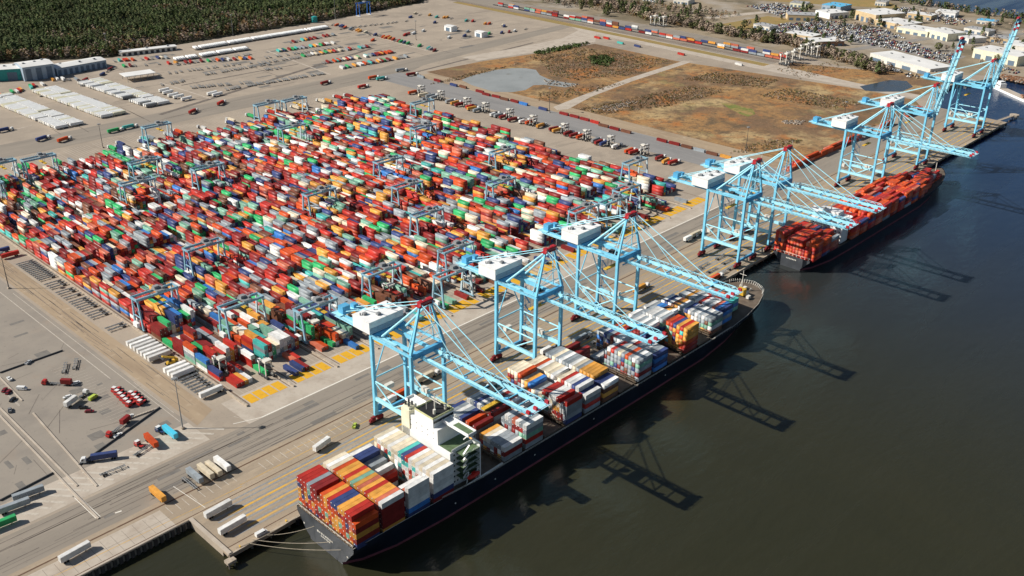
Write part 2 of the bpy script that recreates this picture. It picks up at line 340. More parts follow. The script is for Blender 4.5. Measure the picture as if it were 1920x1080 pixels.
marks('lot_white_line', DIMW, 0.065, seg)
q = []
for i in range(15):
    x0 = 73.5 + 30.4 * i
    for k in range(4): q.append((x0 + 0.2 + 6.1 * k, 98.2, x0 + 5.5 + 6.1 * k, 108.0))
marks('transfer_pad', YELP, 0.07, (), q)
seg = []
for i in range(15):
    x0 = 73.5 + 30.4 * i
    for k in range(9): seg.append((x0 + 3.0 * k, 107.5, x0 + 3.0 * k, 134, .35))
    for k in range(9): seg.append((x0 + 3.0 * k, 566, x0 + 3.0 * k, 618, .5))
marks('yard_lane_line', PALE, 0.068, seg)
seg = []
for k in range(44): seg.append((64 + 11.3 * k, 84.5, 60 + 11.3 * k, 94, .3))
marks('hatch_line', DIMW, 0.066, seg)
seg = []
for i in range(15):
    x0 = 73.5 + 30.4 * i
    seg += [(x0 - 1.0, 98, x0 - 1.0, 575, .5), (x0 + 25.2, 98, x0 + 25.2, 575, .5)]
marks('yard_crane_rail', RUST, 0.06, seg)
seg = [(1046 + 4 * k, 330 - 0 * k, 1080 + 4.5 * k, 1080, 1.2) for k in range(3)]
marks('railway_track', RUST, 0.09, seg)
# oil and tyre stains on the rear lot, aisles
seg = [((324.5, 668.8)[0], (324.5, 668.8)[1], (711.1, 780.9)[0], (711.1, 780.9)[1], 6), ((575.7, 769.5)[0], (575.7, 769.5)[1], (407.0, 771.4)[0], (407.0, 771.4)[1], 3), ((637.5, 625.6)[0], (637.5, 625.6)[1], (904.2, 648.5)[0], (904.2, 648.5)[1], 4)]
marks('tyre_mark', STAIN, 0.05, seg)
seg = [(G(a,c)[0], G(a,c)[1], G(d,e)[0], G(d,e)[1], 2.2) for a, c, d, e in ()] if False else []
seg = [(*(779.6, 1001.2), *(753.8, 715.0), 3.0), (*(592.3, 869.6), *(569.5, 691.3), 2.6), (*(395.3, 801.4), *(399.2, 691.0), 2.4), (*(175.4, 716.8), *(210.0, 723.4), 2)]
marks('lane_divider', PALE, 0.075, seg)

seg = []
for k in range(70):
    x = rnd.uniform(-120, 560); y = rnd.uniform(57, 81); L = rnd.uniform(20, 120); seg.append((x, y, x + L, y + rnd.uniform(-1, 1), rnd.uniform(.15, .5)))
for k in range(40):
    x = rnd.uniform(44, 54); y = rnd.uniform(100, 400); seg.append((x, y, x + rnd.uniform(-1, 1), y + rnd.uniform(15, 60), rnd.uniform(.15, .4)))
for k in range(30):
    x = rnd.uniform(-60, 35); y = rnd.uniform(108, 300); a = rnd.uniform(0, 3.1); L = rnd.uniform(6, 25); seg.append((x, y, x + L * math.cos(a), y + L * math.sin(a), rnd.uniform(.15, .35)))
for k in range(60):
    x = rnd.uniform(180, 900); y = rnd.uniform(632, 900); a = rnd.choice((0, 0, .1, 1.5)); L = rnd.uniform(20, 90); seg.append((x, y, x + L * math.cos(a), y + L * math.sin(a), rnd.uniform(.3, .9)))
marks('tyre_mark', STAIN, 0.058, seg)
PATCH = ground_mat('asphalt patch', [(0.19, 0.175, 0.155), ((0.14, 0.13, 0.12), 0.2, 0.45, 0.7, (1, 1))])
q = []
for k in range(46):
    x = rnd.uniform(-100, 600); y = rnd.uniform(57, 79); q.append((x, y, x + rnd.uniform(4, 22), y + rnd.uniform(1.5, 4)))
for k in range(24):
    x = rnd.uniform(-60, 30); y = rnd.uniform(110, 300); q.append((x, y, x + rnd.uniform(2, 9), y + rnd.uniform(2, 9)))
for k in range(60):
    x = rnd.uniform(180, 900); y = rnd.uniform(690, 940); q.append((x, y, x + rnd.uniform(5, 30), y + rnd.uniform(3, 14)))
for k, r_ in enumerate(q): q[k] = r_
marks('asphalt_patch', PATCH, 0.045, (), [r_ for k, r_ in enumerate(q) if not any(r_[0] < s_[2] and s_[0] < r_[2] and r_[1] < s_[3] and s_[1] < r_[3] for s_ in q[:k])])
# low concrete walls and kerbs that stand clear of the ground
def wall(label, pts, wd, h, m, group=None, name='low_wall', cat='wall'):
    b = MB()
    for p, q in zip(pts, pts[1:]): b.beam((p[0], p[1], h / 2), (q[0], q[1], h / 2), wd, h)
    return tag(b.build(name, m), label, cat, group)
wall('long weathered concrete kerb wall between trailer row and container stacks', [(70.5, 97), (70.5, 470)], 1.1, 1.1, CONCW)
for i in range(14):
    x0 = 73.5 + 30.4 * i
    wall('pale concrete barrier between %s and %s container blocks from the trailer row' % (ORD[i], ORD[i + 1]), [(x0 + 26.6, 96), (x0 + 26.6, 134)], .9, .9, CONCW, 'concrete barriers at the block ends', 'concrete_barrier', 'barrier')
wall('long pale kerb along the truck lane, nearer the dark tyre stains', [(-26.5, 183.0), (-28.3, 64.1)], .8, .5, PALE)
wall('paired pale kerb along the truck lane, nearer the parked tractors', [(-23.5, 191.0), (-24.5, 94.4)], .8, .5, PALE)
wall('pale kerb from the parking corner towards the striped apron', [(-13.2, 173.1), (-18.0, 87.7)], .8, .5, PALE)
wall('short pale kerb beside the dark parked cars', [(-11.2, 223.7), (-12.3, 189.5)], .7, .5, PALE)
wall('dark low guard rail at the parking corner near the turquoise trailer', [(-16.7, 110.0), (36.7, 129.7)], .5, .9, DGREY, None, 'guard_rail', 'guard rail')
wall('dark low guard rail beside the two silver trailers', [(-54.5, 109.1), (-28.2, 112.6)], .5, .9, DGREY, None, 'guard_rail', 'guard rail')
wall('dark low guard rail with a grey car at its middle', [(-9.3, 228.5), (27.0, 228.8)], .5, .9, DGREY, None, 'guard_rail', 'guard rail')

# quay edge: cap beam, near end curb, sheet piling, piles, fenders, bollards
b = MB(); b.box((480, .45, .25), (962, .9, .48)); kind(b.build('quay_edge_kerb', CONCW), 'structure')
wall('thick pale concrete curb across the near end of the pier', [(.6, .5), (.6, 34)], 1.6, .9, PALE)
b = MB()
for k in range(260):
    x = -700 + k * 2.7
    b.box((x, 33.6, -3.2), (1.5, .9, 6.2))
b.box((-350, 33.75, -.1), (702, .7, .3), m=CONCW)
kind(b.build('sheet_pile_wall', CONCD), 'structure')
pier = thing('pier_substructure', 'rows of dark piles under the seaward edge of the quay', 'pier', (0, 0, 0))
pb = MB()
for k in range(99):
    pb = MB(); pb.tube((2 + 9.75 * k, 1.6, -9), (2 + 9.75 * k, 1.6, -1.55), .55, n=8); pb.build('pile', PILE, pier)
xs = [14 + 21 * k for k in range(46)]
fb = MB(); fb.tube((0, -.5, -3.4), (0, -.5, -.9), .55, n=8); fb.box((0, -.05, -2.0), (2.2, .5, 2.6)); 
fm = fb.mesh('fender', BLACK)
for k, x in enumerate(xs):
    o = bpy.data.objects.new('fender', fm); COL.objects.link(o); o.location = (x, 0, 0)
    tag(o, 'black rubber fender hanging on the quay edge', 'fender', 'rubber fenders along the quay edge')
bm_ = MB(); bm_.tube((0, 0, 0), (0, 0, .65), .35, .28, n=10); bm_.box((0, 0, .75), (.5, 1.1, .3))
bmm = bm_.mesh('bollard', YEL)
for k in range(40):
    o = bpy.data.objects.new('bollard', bmm); COL.objects.link(o); o.location = (6 + 24 * k, 1.5, .03)
    tag(o, 'squat yellow mooring bollard on the quay edge', 'bollard', 'mooring bollards along the quay edge')
# mooring dolphin at the far end and near corner
t = thing('mooring_dolphin', 'pale concrete mooring dolphin standing in the water beyond the far pier end', 'dolphin', (1001, 5, 0))
d = MB(); d.prism([(5 * math.cos(a * .785), 5 * math.sin(a * .785)) for a in range(8)], -1.5, .6); d.build('cap', CONCW, t)
d = MB(); [d.tube((3 * math.cos(a * 1.57 + .7), 3 * math.sin(a * 1.57 + .7), -9), (3 * math.cos(a * 1.57 + .7), 3 * math.sin(a * 1.57 + .7), -1.5), .5) for a in range(4)]; d.build('piling', PILE, t)
t = thing('walkway_bridge', 'narrow footbridge from the far pier end to the dolphin', 'footbridge', (963, 10, 0))
d = MB(); d.beam((0, 0, -.3), (34, -4, -.3), 3.2, .5); d.build('deck', CONCW, t)
d = MB()
for s in (-1.4, 1.4):
    d.beam((0, s, 1), (34, s - 4, 1), .1, .1)
    for k in range(9): d.beam((k * 4.2, s - k * .5, -.1), (k * 4.2, s - k * .5, 1), .1, .1)
d.build('railing', GREY, t)
t = thing('corner_platform', 'small grey concrete block in the water at the near pier corner', 'platform', (-1.0, -1.8, 0))
d = MB(); d.box((0, 0, -1.1), (4.2, 3.2, 1.4)); d.build('cap', CONCW, t)
d = MB(); [d.tube((x, y, -9), (x, y, -1.7), .4) for x in (-1.3, 1.3) for y in (-1, 1)]; d.build('piling', PILE, t)

# ------------------------------------------------------------------ ship-to-shore cranes
YW, YL, HX, HT = 5.1, 35.6, 10.8, 51.5
def sts_crane(label, x, raised=False, trolley_y=-20.0):
    t = thing('quay_crane', label, 'quay crane', (x, 0, 0), 0, 'pale blue ship-to-shore cranes along the quay')
    P = lambda b, n, m=None: b.build(n, m, t)
    for sx in (-1, 1):
        for y in (YW, YL):
            b = MB(); b.beam((sx * HX, y, 4.6), (sx * HX, y, 15), 2.4, 1.3, 1.7, 1.7); b.beam((sx * HX, y, 15), (sx * HX, y, HT + .6), 1.7, 1.7)
            P(b, 'leg', CB)
            g = MB()
            g.box((sx * HX, y, 3.6), (6.5, 1.3, 1.0)); g.box((sx * HX - 2.6, y, 2.3), (3.6, 1.5, 1.5)); g.box((sx * HX + 2.6, y, 2.3), (3.6, 1.5, 1.5))
            go = P(g, 'bogie', DRED)
            wb = MB()
            for k in (-4.1, -2.9, -1.7, -.6, .6, 1.7, 2.9, 4.1): wb.tube((sx * HX + k, y - .3, .75), (sx * HX + k, y + .3, .75), .62, n=10)
            wb.build('wheel_set', BLACK, go)
    for y in (YW, YL):
        b = MB(); b.box((0, y, 4.9), (2 * HX - 1.7, 1.2, 1.7)); P(b, 'sill_beam', CBD)
    for sx in (-1, 1):
        b = MB(); b.beam((sx * HX, YW + .9, 15), (sx * HX, YL - .9, 15), 1.3, 2.0); P(b, 'portal_beam', CBL)
        b = MB(); b.tube((sx * HX, YW + .8, 25.5), (sx * HX, YL - .8, 25.5), .42); P(b, 'tie_beam', CBL)
        for y in (YW, YL):
            ym = (YW + YL) / 2
            b = MB(); b.tube((sx * HX, y + (.8 if y < ym else -.8), 25), (sx * HX, ym + (-.6 if y < ym else .6), 16), .38); P(b, 'brace', CBL)
        b = MB(); b.beam((sx * HX, YW + .85, HT), (sx * HX, YL - .85, HT), .8, 1.2); P(b, 'upper_beam', CB)
        rb = MB()
        for y0, y1, z in ((YW, YL, 16.0), (YW, YL, 52.1)):
            for zz in (.55, 1.1): rb.beam((sx * (HX + .6), y0 + 1, z + zz), (sx * (HX + .6), y1 - 1, z + zz), .07, .07)
            for k in range(12): rb.beam((sx * (HX + .6), y0 + 1 + k * 2.6, z - .3), (sx * (HX + .6), y0 + 1 + k * 2.6, z + 1.1), .07, .07)
        P(rb, 'guard_rail', CBL)
    b = MB(); b.tube((-HX + .8, YL, 27), (HX - .8, YL, 27), .45); P(b, 'tie_beam', CBL)
    b = MB(); b.tube((-HX + .8, YL, 28), (0, YL, 49.5), .36); b.tube((HX - .8, YL, 28), (0, YL, 49.5), .36); P(b, 'brace', CB)
    b = MB(); b.box((0, YW, HT - .2), (2 * HX - 1.7, 1.9, 3.0)); b.box((0, YW - 1.6, HT - 3.4), (2 * HX - 6, .5, .7)); P(b, 'cross_beam', CBD)
    b = MB(); b.box((0, YL, HT - .4), (2 * HX - 1.7, 1.7, 2.4)); P(b, 'cross_beam', CBD)
    # fixed girders and back reach
    b = MB()
    for sx in (-1, 1): b.beam((sx * 4.6, YW - 3, 49.8), (sx * 4.6, 70, 49.8), 1.1, 2.0)
    P(b, 'trolley_girder', CB)
    b = MB()
    b.box((0, 70.5, 50), (10.5, 1.2, 1.6)); b.box((0, 62, 49.6), (8, .5, .8)); b.box((0, 56, 49.6), (8, .5, .8))
    b.box((0, 69, 51.0), (16, 7, .25)); b.box((7.4, 45, 50.5), (3, 48, .2)); b.box((-7.4, 45, 50.5), (3, 48, .2))
    P(b, 'back_platform', CBL)
    b = MB()
    for sx in (-1, 1):
        for zz in (.6, 1.15): b.beam((sx * 8.8, 22, 50.6 + zz), (sx * 8.8, 72, 50.6 + zz), .08, .08)
        for k in range(21): b.beam((sx * 8.8, 22 + 2.5 * k, 50.5), (sx * 8.8, 22 + 2.5 * k, 51.75), .08, .08)
    for zz in (.6, 1.15): b.beam((-8, 72.4, 51 + zz), (8, 72.4, 51 + zz), .08, .08)
    P(b, 'guard_rail', CBL)
    b = MB(); b.box((-3, 68, 53.2), (5, 4, 4.2)); P(b, 'winch_house', CBD); b = MB(); b.box((4.5, 69, 52.2), (3, 3, 2.2)); P(b, 'winch_house', CBD)
    # machinery house
    b = MB(); b.box((0, 43, 55.7), (22.5, 13.5, 6.6)); b.box((0, 43, 59.15), (23.1, 14.1, .3)); h = P(b, 'machinery_house', WHITE)
    b = MB(); [b.box((x_, 43 + dy, 59.9), (2.2, 1.8, 1.2)) for x_, dy in ((-7, 2), (-2, -3), (4, 3), (8, -2))]; [b.tube((x_, 46, 59.3), (x_, 46, 60.6), .4) for x_ in (-9, 0, 9)]; b.build('roof_vent', GREY, h)
    b = MB(); b.box((0, 43, 51.9), (20, 12.5, 1.0)); P(b, 'house_base', CBD)
    b = MB(); b.box((0, 36.1, 54.2), (22.6, .25, 2.6)); b.build('band', BGREY, h)
    # apex tower
    for sx in (-1, 1):
        b = MB(); b.beam((sx * HX, YW, HT + 1), (sx * 3.6, YW + .5, 76.6), 1.2, 1.4, .9, 1.0); P(b, 'apex_leg', CB)
        b = MB(); b.tube((sx * 7.8, 30.5, 52.5), (sx * 3.6, YW + 1.6, 76), .62); P(b, 'back_strut', CBL)
        b = MB(); b.tube((sx * 4.2, 68.5, 51.4), (sx * 3.0, YW + 1.6, 77.6), .2); P(b, 'back_stay', CBL)
        b = MB(); b.tube((sx * 3.4, YW + 1.4, 75.5), (sx * 8.6, YW + 4.5, 52.4), .3); P(b, 'ladder', CBL)
    b = MB()
    for z, hw in ((58, 8.6), (64.5, 6.8), (71, 5.1)): b.tube((-hw, YW + .25, z), (hw, YW + .25, z), .25)
    b.tube((-8.6, YW + .25, 58), (6.8, YW + .25, 64.5), .18); b.tube((6.8, YW + .25, 64.5), (-5.1, YW + .25, 71), .18)
    P(b, 'apex_lattice', CBL)
    b = MB(); b.box((0, YW + .6, 77.1), (10.5, 3.4, .5)); b.box((-2.8, YW + .4, 78.3), (2.6, 2.6, 2.0)); b.box((2.8, YW + .4, 78.3), (2.6, 2.6, 2.0)); b.tube((-4, YW, 78.4), (4, YW, 78.4), 1.1)
    sp = P(b, 'sheave_platform', RED)
    b = MB()
    for zz in (78, 78.6):
        b.beam((-5.2, YW - 1.1, zz), (5.2, YW - 1.1, zz), .08, .08); b.beam((-5.2, YW + 2.3, zz), (5.2, YW + 2.3, zz), .08, .08)
    b.tube((4.8, YW, 77), (4.8, YW, 82.5), .12); b.build('handrail', OFFW, sp)
    # boom, hinged over the waterside leg
    hy, hz = YW - 3.4, 49.8
    ang = R(81) if raised else 0.0
    def T(p):
        y, z = p[1] - hy, p[2] - hz
        return (p[0], hy + y * math.cos(ang) + z * math.sin(ang), hz - y * math.sin(ang) + z * math.cos(ang))
    tip = hy - 72
    def bb(b, p, q, a, c): b.beam(T(p), T(q), a, c)
    b = MB()
    for sx in (-1, 1): bb(b, (sx * 4.6, hy, hz), (sx * 4.6, tip + 3, hz), 1.1, 1.9)
    bo = P(b, 'boom', CBL)
    b = MB()
    for k in range(10): b = MB(); bb(b, (-4.1, hy - 3 - 7.3 * k, hz - .3), (4.1, hy - 3 - 7.3 * k, hz - .3), .45, .6); b.build('cross_tie', CB, bo)
    for sx in (-1, 1):
        b = MB()
        bb(b, (sx * 6.7, hy - 1, hz + .55), (sx * 6.7, tip + 3, hz + .55), .16, .16); [bb(b, (sx * 5.2, hy - 2 - 3.5 * k, hz + .5), (sx * 6.7, hy - 2 - 3.5 * k, hz + .5), .3, .1) for k in range(20)]
        for zz in (1.15, 1.7): bb(b, (sx * 6.8, hy - 1, hz + zz), (sx * 6.8, tip + 3, hz + zz), .09, .09)
        for k in range(28): bb(b, (sx * 6.8, hy - 1.5 - 2.5 * k, hz + .5), (sx * 6.8, hy - 1.5 - 2.5 * k, hz + 1.7), .08, .08)
        b.build('catwalk', CB, bo)
    b = MB()
    for k in range(12):
        y = hy - 4 - 5.6 * k
        bb(b, (4.6, y, hz + 1), (4.6, y - 2.8, hz + 3.2), .22, .22); bb(b, (4.6, y - 2.8, hz + 3.2), (4.6, y - 5.6, hz + 1), .22, .22)
        bb(b, (5.6, y, hz + 1), (4.6, y - 2.8, hz + 3.2), .18, .18)
        if k < 11: bb(b, (4.6, y - 2.8, hz + 3.2), (4.6, y - 8.4, hz + 3.2), .25, .25)
    b.build('festoon_truss', CBL, bo)
    b = MB()
    for k in range(14): bb(b, (5.7, hy - 5 - 4.6 * k, hz + .9), (5.7, hy - 6.6 - 4.6 * k, hz - .6), .7, .7)
    bb(b, (5.7, hy - 4, hz + 1.1), (5.7, hy - 67, hz + 1.1), .25, .25); b.build('festoon_cable', DGREY, bo)
    b = MB(); bb(b, (0, tip + 3, hz), (0, tip + 1.6, hz), 10.4, 1.9); bb(b, (0, tip + 5, hz + .9), (0, tip - .5, hz + .9), 12.5, .2); b.build('boom_tip', CBL, bo)
    b = MB()
    if raised:
        for k in range(2):
            for sx in (-1, 1): bb(b, (sx * 4.6, tip + 11 - 5 * k, hz), (sx * 4.6, tip + 8.4 - 5 * k, hz), 1.35, 2.2)
        bb(b, (0, tip + 1, hz + 1.5), (0, tip - 1.5, hz + 1.5), 5, 2)
    else:
        for sx in (-6.2, -1.5, 6.2): bb(b, (sx, tip + 2.5, hz + 1.7), (sx, tip + .5, hz + 1.7), 1.1, 1.5)
        bb(b, (-6, tip - .6, hz + 1.8), (6, tip - .6, hz + 1.8), .15, .15)
    b.build('warning_mark', RED, bo)
    for sx in (-1, 1):
        for yy, top in ((hy - 28, 77.2), (hy - 54, 78)):
            e = T((sx * 4.7, yy, hz + 1))
            b = MB()
            if raised:
                m_ = ((e[0] + sx * 3.6) / 2, e[1] * .45 - 1.5, 71)
                b.tube((sx * 3.4, YW - .8, top), m_, .2); b.tube(m_, e, .2)
            else: b.tube((sx * 3.4, YW - .8, top), e, .27 if yy < hy - 40 else .22)
            P(b, 'forestay', CBL)
    for sx in (-1, 1):
        b = MB(); bb(b, (sx * 4.7, hy - 54, hz + 1), (sx * 4.7, hy - 57, hz + 2.6), .7, .7); bb(b, (sx * 4.7, hy - 28, hz + 1), (sx * 4.7, hy - 30, hz + 2.4), .6, .6); b.build('stay_lug', CBD, bo)
    # trolley, cab, spreader
    ty = 24.0 if raised else trolley_y
    b = MB(); b.box((0, ty, 48.4), (8, 6, 1.2)); b.box((1.5, ty + 1, 49.6), (3, 3, 1.6)); tr = P(b, 'trolley', DGREY)
    b = MB(); b.box((3.4, ty + 4.6, 45.9), (2.4, 2.8, 2.6)); cb = b.build('operator_cab', WHITE, tr)
    b = MB(); b.box((3.4, ty + 3.15, 45.8), (2.2, .15, 1.7)); b.build('window', GLASS, cb)
    b = MB(); b.box((0, ty, 40), (12.2, 2.4, .7)); sp = b.build('spreader', YEL, tr)
    b = MB(); [b.tube((sx * 1.6, ty + sy * 1.4, 48), (sx * 1.6, ty + sy * .9, 40.3), .07, n=5) for sx in (-1, 1) for sy in (-1, 1)]; b.build('hoist_rope', BLACK, sp)
    # stairs up the far landside leg, cable reel and electrical cabin
    b = MB()
    for k in range(15):
        z = 5 + 3.0 * k; y0, y1 = (YL - 4.6, YL - 1.2) if k % 2 else (YL - 1.2, YL - 4.6)
        b.beam((HX + 1.6, y0, z), (HX + 1.6, y1, z + 3), .9, .12); b.box((HX + 1.6, y1, z + 3), (1.3, 1.2, .1)); b.beam((HX + 2.1, y0, z + 1), (HX + 2.1, y1, z + 4), .07, .07)
        if k % 3 == 0: b.beam((HX + .8, YL - .5, z + 3), (HX + 1.6, YL - 1.2, z + 3), .15, .15)
    for y in (YL - 5, YL - .9): b.beam((HX + 2.2, y, 4.5), (HX + 2.2, y, 50), .14, .14)
    P(b, 'stair_tower', CBD)
    b = MB(); b.tube((-HX + 3.6, YL + 1.7, 6.6), (-HX + 3.6, YL + 2.3, 6.6), 2.2, n=16); P(b, 'cable_reel', CBD)
    b = MB(); b.box((0, YL + 1.2, 17.4), (5, 2.4, 2.6)); P(b, 'electrical_cabin', OFFW); b = MB(); b.box((HX - .1, 20, 17.4), (2.2, 4.6, 2.6)); P(b, 'electrical_cabin', OFFW)
    return t
CR = [(121, 0, -40, 'boom lowered over the bridge end of the near ship'), (212, 0, 14, 'boom lowered over the middle of the near ship'), (285, 0, 18, 'boom lowered over the bow of the near ship'),
      (429.7, 0, 22, 'boom lowered over the stern of the orange loaded ship'), (472.5, 0, 25, 'boom lowered over the white bridge of the orange loaded ship'), (645.5, 0, 20, 'boom lowered beyond the bow containers of the orange loaded ship'),
      (743, 1, 0, 'boom raised, nearer of the two raised ones'), (889, 1, 0, 'boom raised, standing last at the far pier end')]
for x, r_, ty, d_ in CR: sts_crane('pale blue quay crane with ' + d_, x, bool(r_), ty)

# ------------------------------------------------------------------ automated yard gantry cranes, one prototype copied
def yard_crane(label, loc):
    t = thing('yard_gantry_crane', label, 'yard crane', loc, 0, 'blue grey gantry cranes over the container blocks')
    for sx in (-1, 1):
        for sy in (-1, 1):
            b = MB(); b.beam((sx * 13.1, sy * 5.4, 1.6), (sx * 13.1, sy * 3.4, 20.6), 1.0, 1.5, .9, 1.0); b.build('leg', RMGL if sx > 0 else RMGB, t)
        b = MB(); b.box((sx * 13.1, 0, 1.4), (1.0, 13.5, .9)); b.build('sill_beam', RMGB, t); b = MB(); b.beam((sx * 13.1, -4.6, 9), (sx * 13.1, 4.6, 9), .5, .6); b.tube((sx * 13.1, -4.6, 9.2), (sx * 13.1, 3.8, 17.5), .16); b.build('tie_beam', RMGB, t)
        b = MB(); [b.tube((sx * 13.1 - .25, y, .55), (sx * 13.1 + .25, y, .55), .5, n=10) for y in (-6, -4.6, 4.6, 6)]; b.build('wheel_set', BLACK, t)
    for sy in (-1, 1):
        b = MB(); b.beam((-14.2, sy * 3.4, 21.2), (14.2, sy * 3.4, 21.2), 1.0, 1.5)
        b.build('girder', RMGB, t)
        b = MB()
        for zz in (22.5, 23.1): b.beam((-14.2, sy * 4.4, zz), (14.2, sy * 4.4, zz), .08, .08)
        for k in range(12): b.beam((-14.2 + 2.58 * k, sy * 4.4, 21.4), (-14.2 + 2.58 * k, sy * 4.4, 23.1), .08, .08)
        b.build('guard_rail', RMGL, t)
    b = MB(); [b.box((x, 0, 21.2), (.9, 5.8, 1.1)) for x in (-13.9, 13.9)]; b.build('end_tie', RMGB, t)
    b = MB(); b.box((3, 0, 22.6), (6, 7.6, .8)); b.box((2, 1, 23.9), (3.5, 3, 1.9)); b.box((5, -1.6, 23.6), (1.6, 2, 1.4)); tr = b.build('trolley', GREY, t)
    b = MB(); b.box((3, 0, 16.2), (2.4, 12.2, .5)); b.build('spreader', YEL, tr)
    b = MB(); [b.tube((3 + sx * .8, sy * 2, 22), (3 + sx * .8, sy * 2, 16.4), .07, n=4) for sx in (-1, 1) for sy in (-1, 1)]; b.build('hoist_rope', BLACK, tr)
    b = MB(); b.box((-14.7, 0, 4.0), (2.0, 5.2, 2.8)); b.build('electrical_house', WHITE, t)
    b = MB(); [b.beam((14.0, -4 + (k % 2) * 3.2, 2 + 3 * k), (14.0, -.8 - (k % 2) * 3.2, 5 + 3 * k), .7, .12) for k in range(6)]; b.build('stair', RMGL, t)
    return t
RM = [(6, 564), (6, 300), (10, 559), (11, 553), (2, 543), (1, 552), (4, 470), (5, 418), (3, 424), (12, 380), (9, 324), (8, 263), (10, 215), (12, 272), (14, 168), (14, 450), (2, 268), (0, 222), (1, 172), (2, 137),
      (4, 148), (6, 141), (5, 112), (10, 126), (11, 121), (12, 131), (9, 470), (7, 205), (0, 500)]
rm0 = None
names_used = {}
for i, y in RM:
    near = 'quay end' if y < 160 else ('near half' if y < 260 else ('middle' if y < 400 else ('far half' if y < 520 else 'far end')))
    key = (i, near); k = names_used.get(key, 0); names_used[key] = k + 1
    lab = 'blue grey gantry crane over the %s of the %s container block' % (near, ORD[i])
    if k: lab = lab.replace('gantry crane over', 'gantry crane, another over')
    loc = (73.5 + 30.4 * i + 12.1, y, .06)
    if rm0 is None: rm0 = yard_crane(lab, loc)
    else: dup(rm0, loc, 0, lab)

# ------------------------------------------------------------------ containers
CL, CW, CH = 12.19, 2.44, 2.70
def container_mesh(col):
    b = MB(); m = CM_OBJ[col]; L, Wd, H = CL / 2, CW / 2, CH
    for sx in (-1, 1):
        for sy in (-1, 1):
            b.box((sx * (L - .09), sy * (Wd - .08), H / 2), (.18, .16, H - .02))
    for sy in (-1, 1):
        b.box((0, sy * (Wd - .06), .09), (2 * L - .4, .12, .17)); b.box((0, sy * (Wd - .06), H - .07), (2 * L - .4, .12, .12))
    for sx in (-1, 1):
        b.box((sx * (L - .06), 0, .09), (.12, 2 * Wd - .36, .17)); b.box((sx * (L - .06), 0, H - .07), (.12, 2 * Wd - .36, .12))
    for sy in (-1, 1):                       # corrugated side walls
        n = 22; vs = []; fs = []
        x = -L + .18; st = (2 * L - .36) / (n * 4)
        for k in range(n * 4 + 1):
            off = .025 if (k % 4) in (0, 3) else .075
            y = sy * (Wd - off); vs += [(x + k * st, y, .17), (x + k * st, y, H - .12)]
        for k in range(n * 4):
            q = (2 * k, 2 * k + 2, 2 * k + 3, 2 * k + 1); fs.append(q if sy < 0 else q[::-1])
        b.add(vs, fs)
    n = 14; vs = []; fs = []                 # ribbed roof
    st = (2 * L - .3) / (n * 2)
    for k in range(n * 2 + 1):
        z = H - .03 - (.035 if k % 2 else 0); vs += [(-L + .15 + k * st, -Wd + .1, z), (-L + .15 + k * st, Wd - .1, z)]
    for k in range(n * 2): fs.append((2 * k, 2 * k + 2, 2 * k + 3, 2 * k + 1))
    b.add(vs, fs)
    b.box((L - .1, 0, H / 2), (.06, 2 * Wd - .3, H - .3))
    b.box((0, 0, .12), (2 * L - .5, 2 * Wd - .3, .06))
    return b.mesh(col + '_container', m)
def door_mesh(col):
    b = MB(); L, Wd, H = CL / 2, CW / 2, CH; m = CM_OBJ[col]
    for s in (-1, 1):
        b.box((-L + .08, s * (Wd / 2 - .06), H / 2), (.07, Wd - .2, H - .36), m=m)
        for y in (.28, .8): b.tube((-L + .02, s * y, .2), (-L + .02, s * y, H - .2), .03, n=5, m=GREY)
    b.box((-L + .035, .55, H * .78), (.02, .55, .5), m=WHITE)
    return b.mesh(col + '_container_door')
CMESH = {c: container_mesh(c) for c in PAL}; DMESH = {c: door_mesh(c) for c in PAL}
def put_container(col, loc, rz, label, cat, name, group):
    o = bpy.data.objects.new(name, CMESH[col]); COL.objects.link(o); o.location = loc; o.rotation_euler = (0, 0, rz)
    tag(o, label, cat, group)
    d = bpy.data.objects.new('door', DMESH[col]); COL.objects.link(d); d.parent = o
    return o
def mass(name, items, label=None):
    """many containers as one object; items: (colour, x, y, z, along_y)"""
    cols = sorted(set(i[0] for i in items)); N = len(items)
    L, Wd, H = CL / 2, CW / 2, CH - .03
    bx = np.array([(px, py, pz) for pz in (0, H) for px, py in ((-L, -Wd), (L, -Wd), (L, Wd), (-L, Wd))], float)
    # body a little narrower than the frame: roof inset as a rim
    ri = np.array([(px * .985, py * .93, H - .06) for px, py in ((-L, -Wd), (L, -Wd), (L, Wd), (-L, Wd))], float)
    pv = np.vstack([bx, ri])
    pf = np.array([(0, 1, 5, 4), (1, 2, 6, 5), (2, 3, 7, 6), (3, 0, 4, 7), (4, 5, 9, 8), (5, 6, 10, 9), (6, 7, 11, 10), (7, 4, 8, 11), (8, 9, 10, 11)])
    V = np.repeat(pv[None], N, 0)
    ay = np.array([i[4] for i in items], bool)
    V[ay] = V[ay][:, :, [1, 0, 2]] * np.array([-1, 1, 1])
    V += np.array([i[1:4] for i in items])[:, None, :]
    F = (pf[None] + (np.arange(N) * len(pv))[:, None, None])
    me = bpy.data.meshes.new(name)
    nv, nf = N * len(pv), N * len(pf)
    me.vertices.add(nv); me.vertices.foreach_set('co', V.reshape(-1))
    me.loops.add(nf * 4); me.loops.foreach_set('vertex_index', F.reshape(-1).astype(np.int32))
    me.polygons.add(nf); me.polygons.foreach_set('loop_start', np.arange(nf, dtype=np.int32) * 4)
    for c in cols: me.materials.append(CM_ISL[c])
    me.polygons.foreach_set('material_index', np.repeat(np.array([cols.index(i[0]) for i in items], np.int32), len(pf)))
    me.update(calc_edges=True); me.validate()
    o = bpy.data.objects.new(name, me); COL.objects.link(o); kind(o, 'stuff')
    if label: o['label'] = label; o['category'] = 'containers'
    return o
def dist(p): return math.dist(p, CAMP)

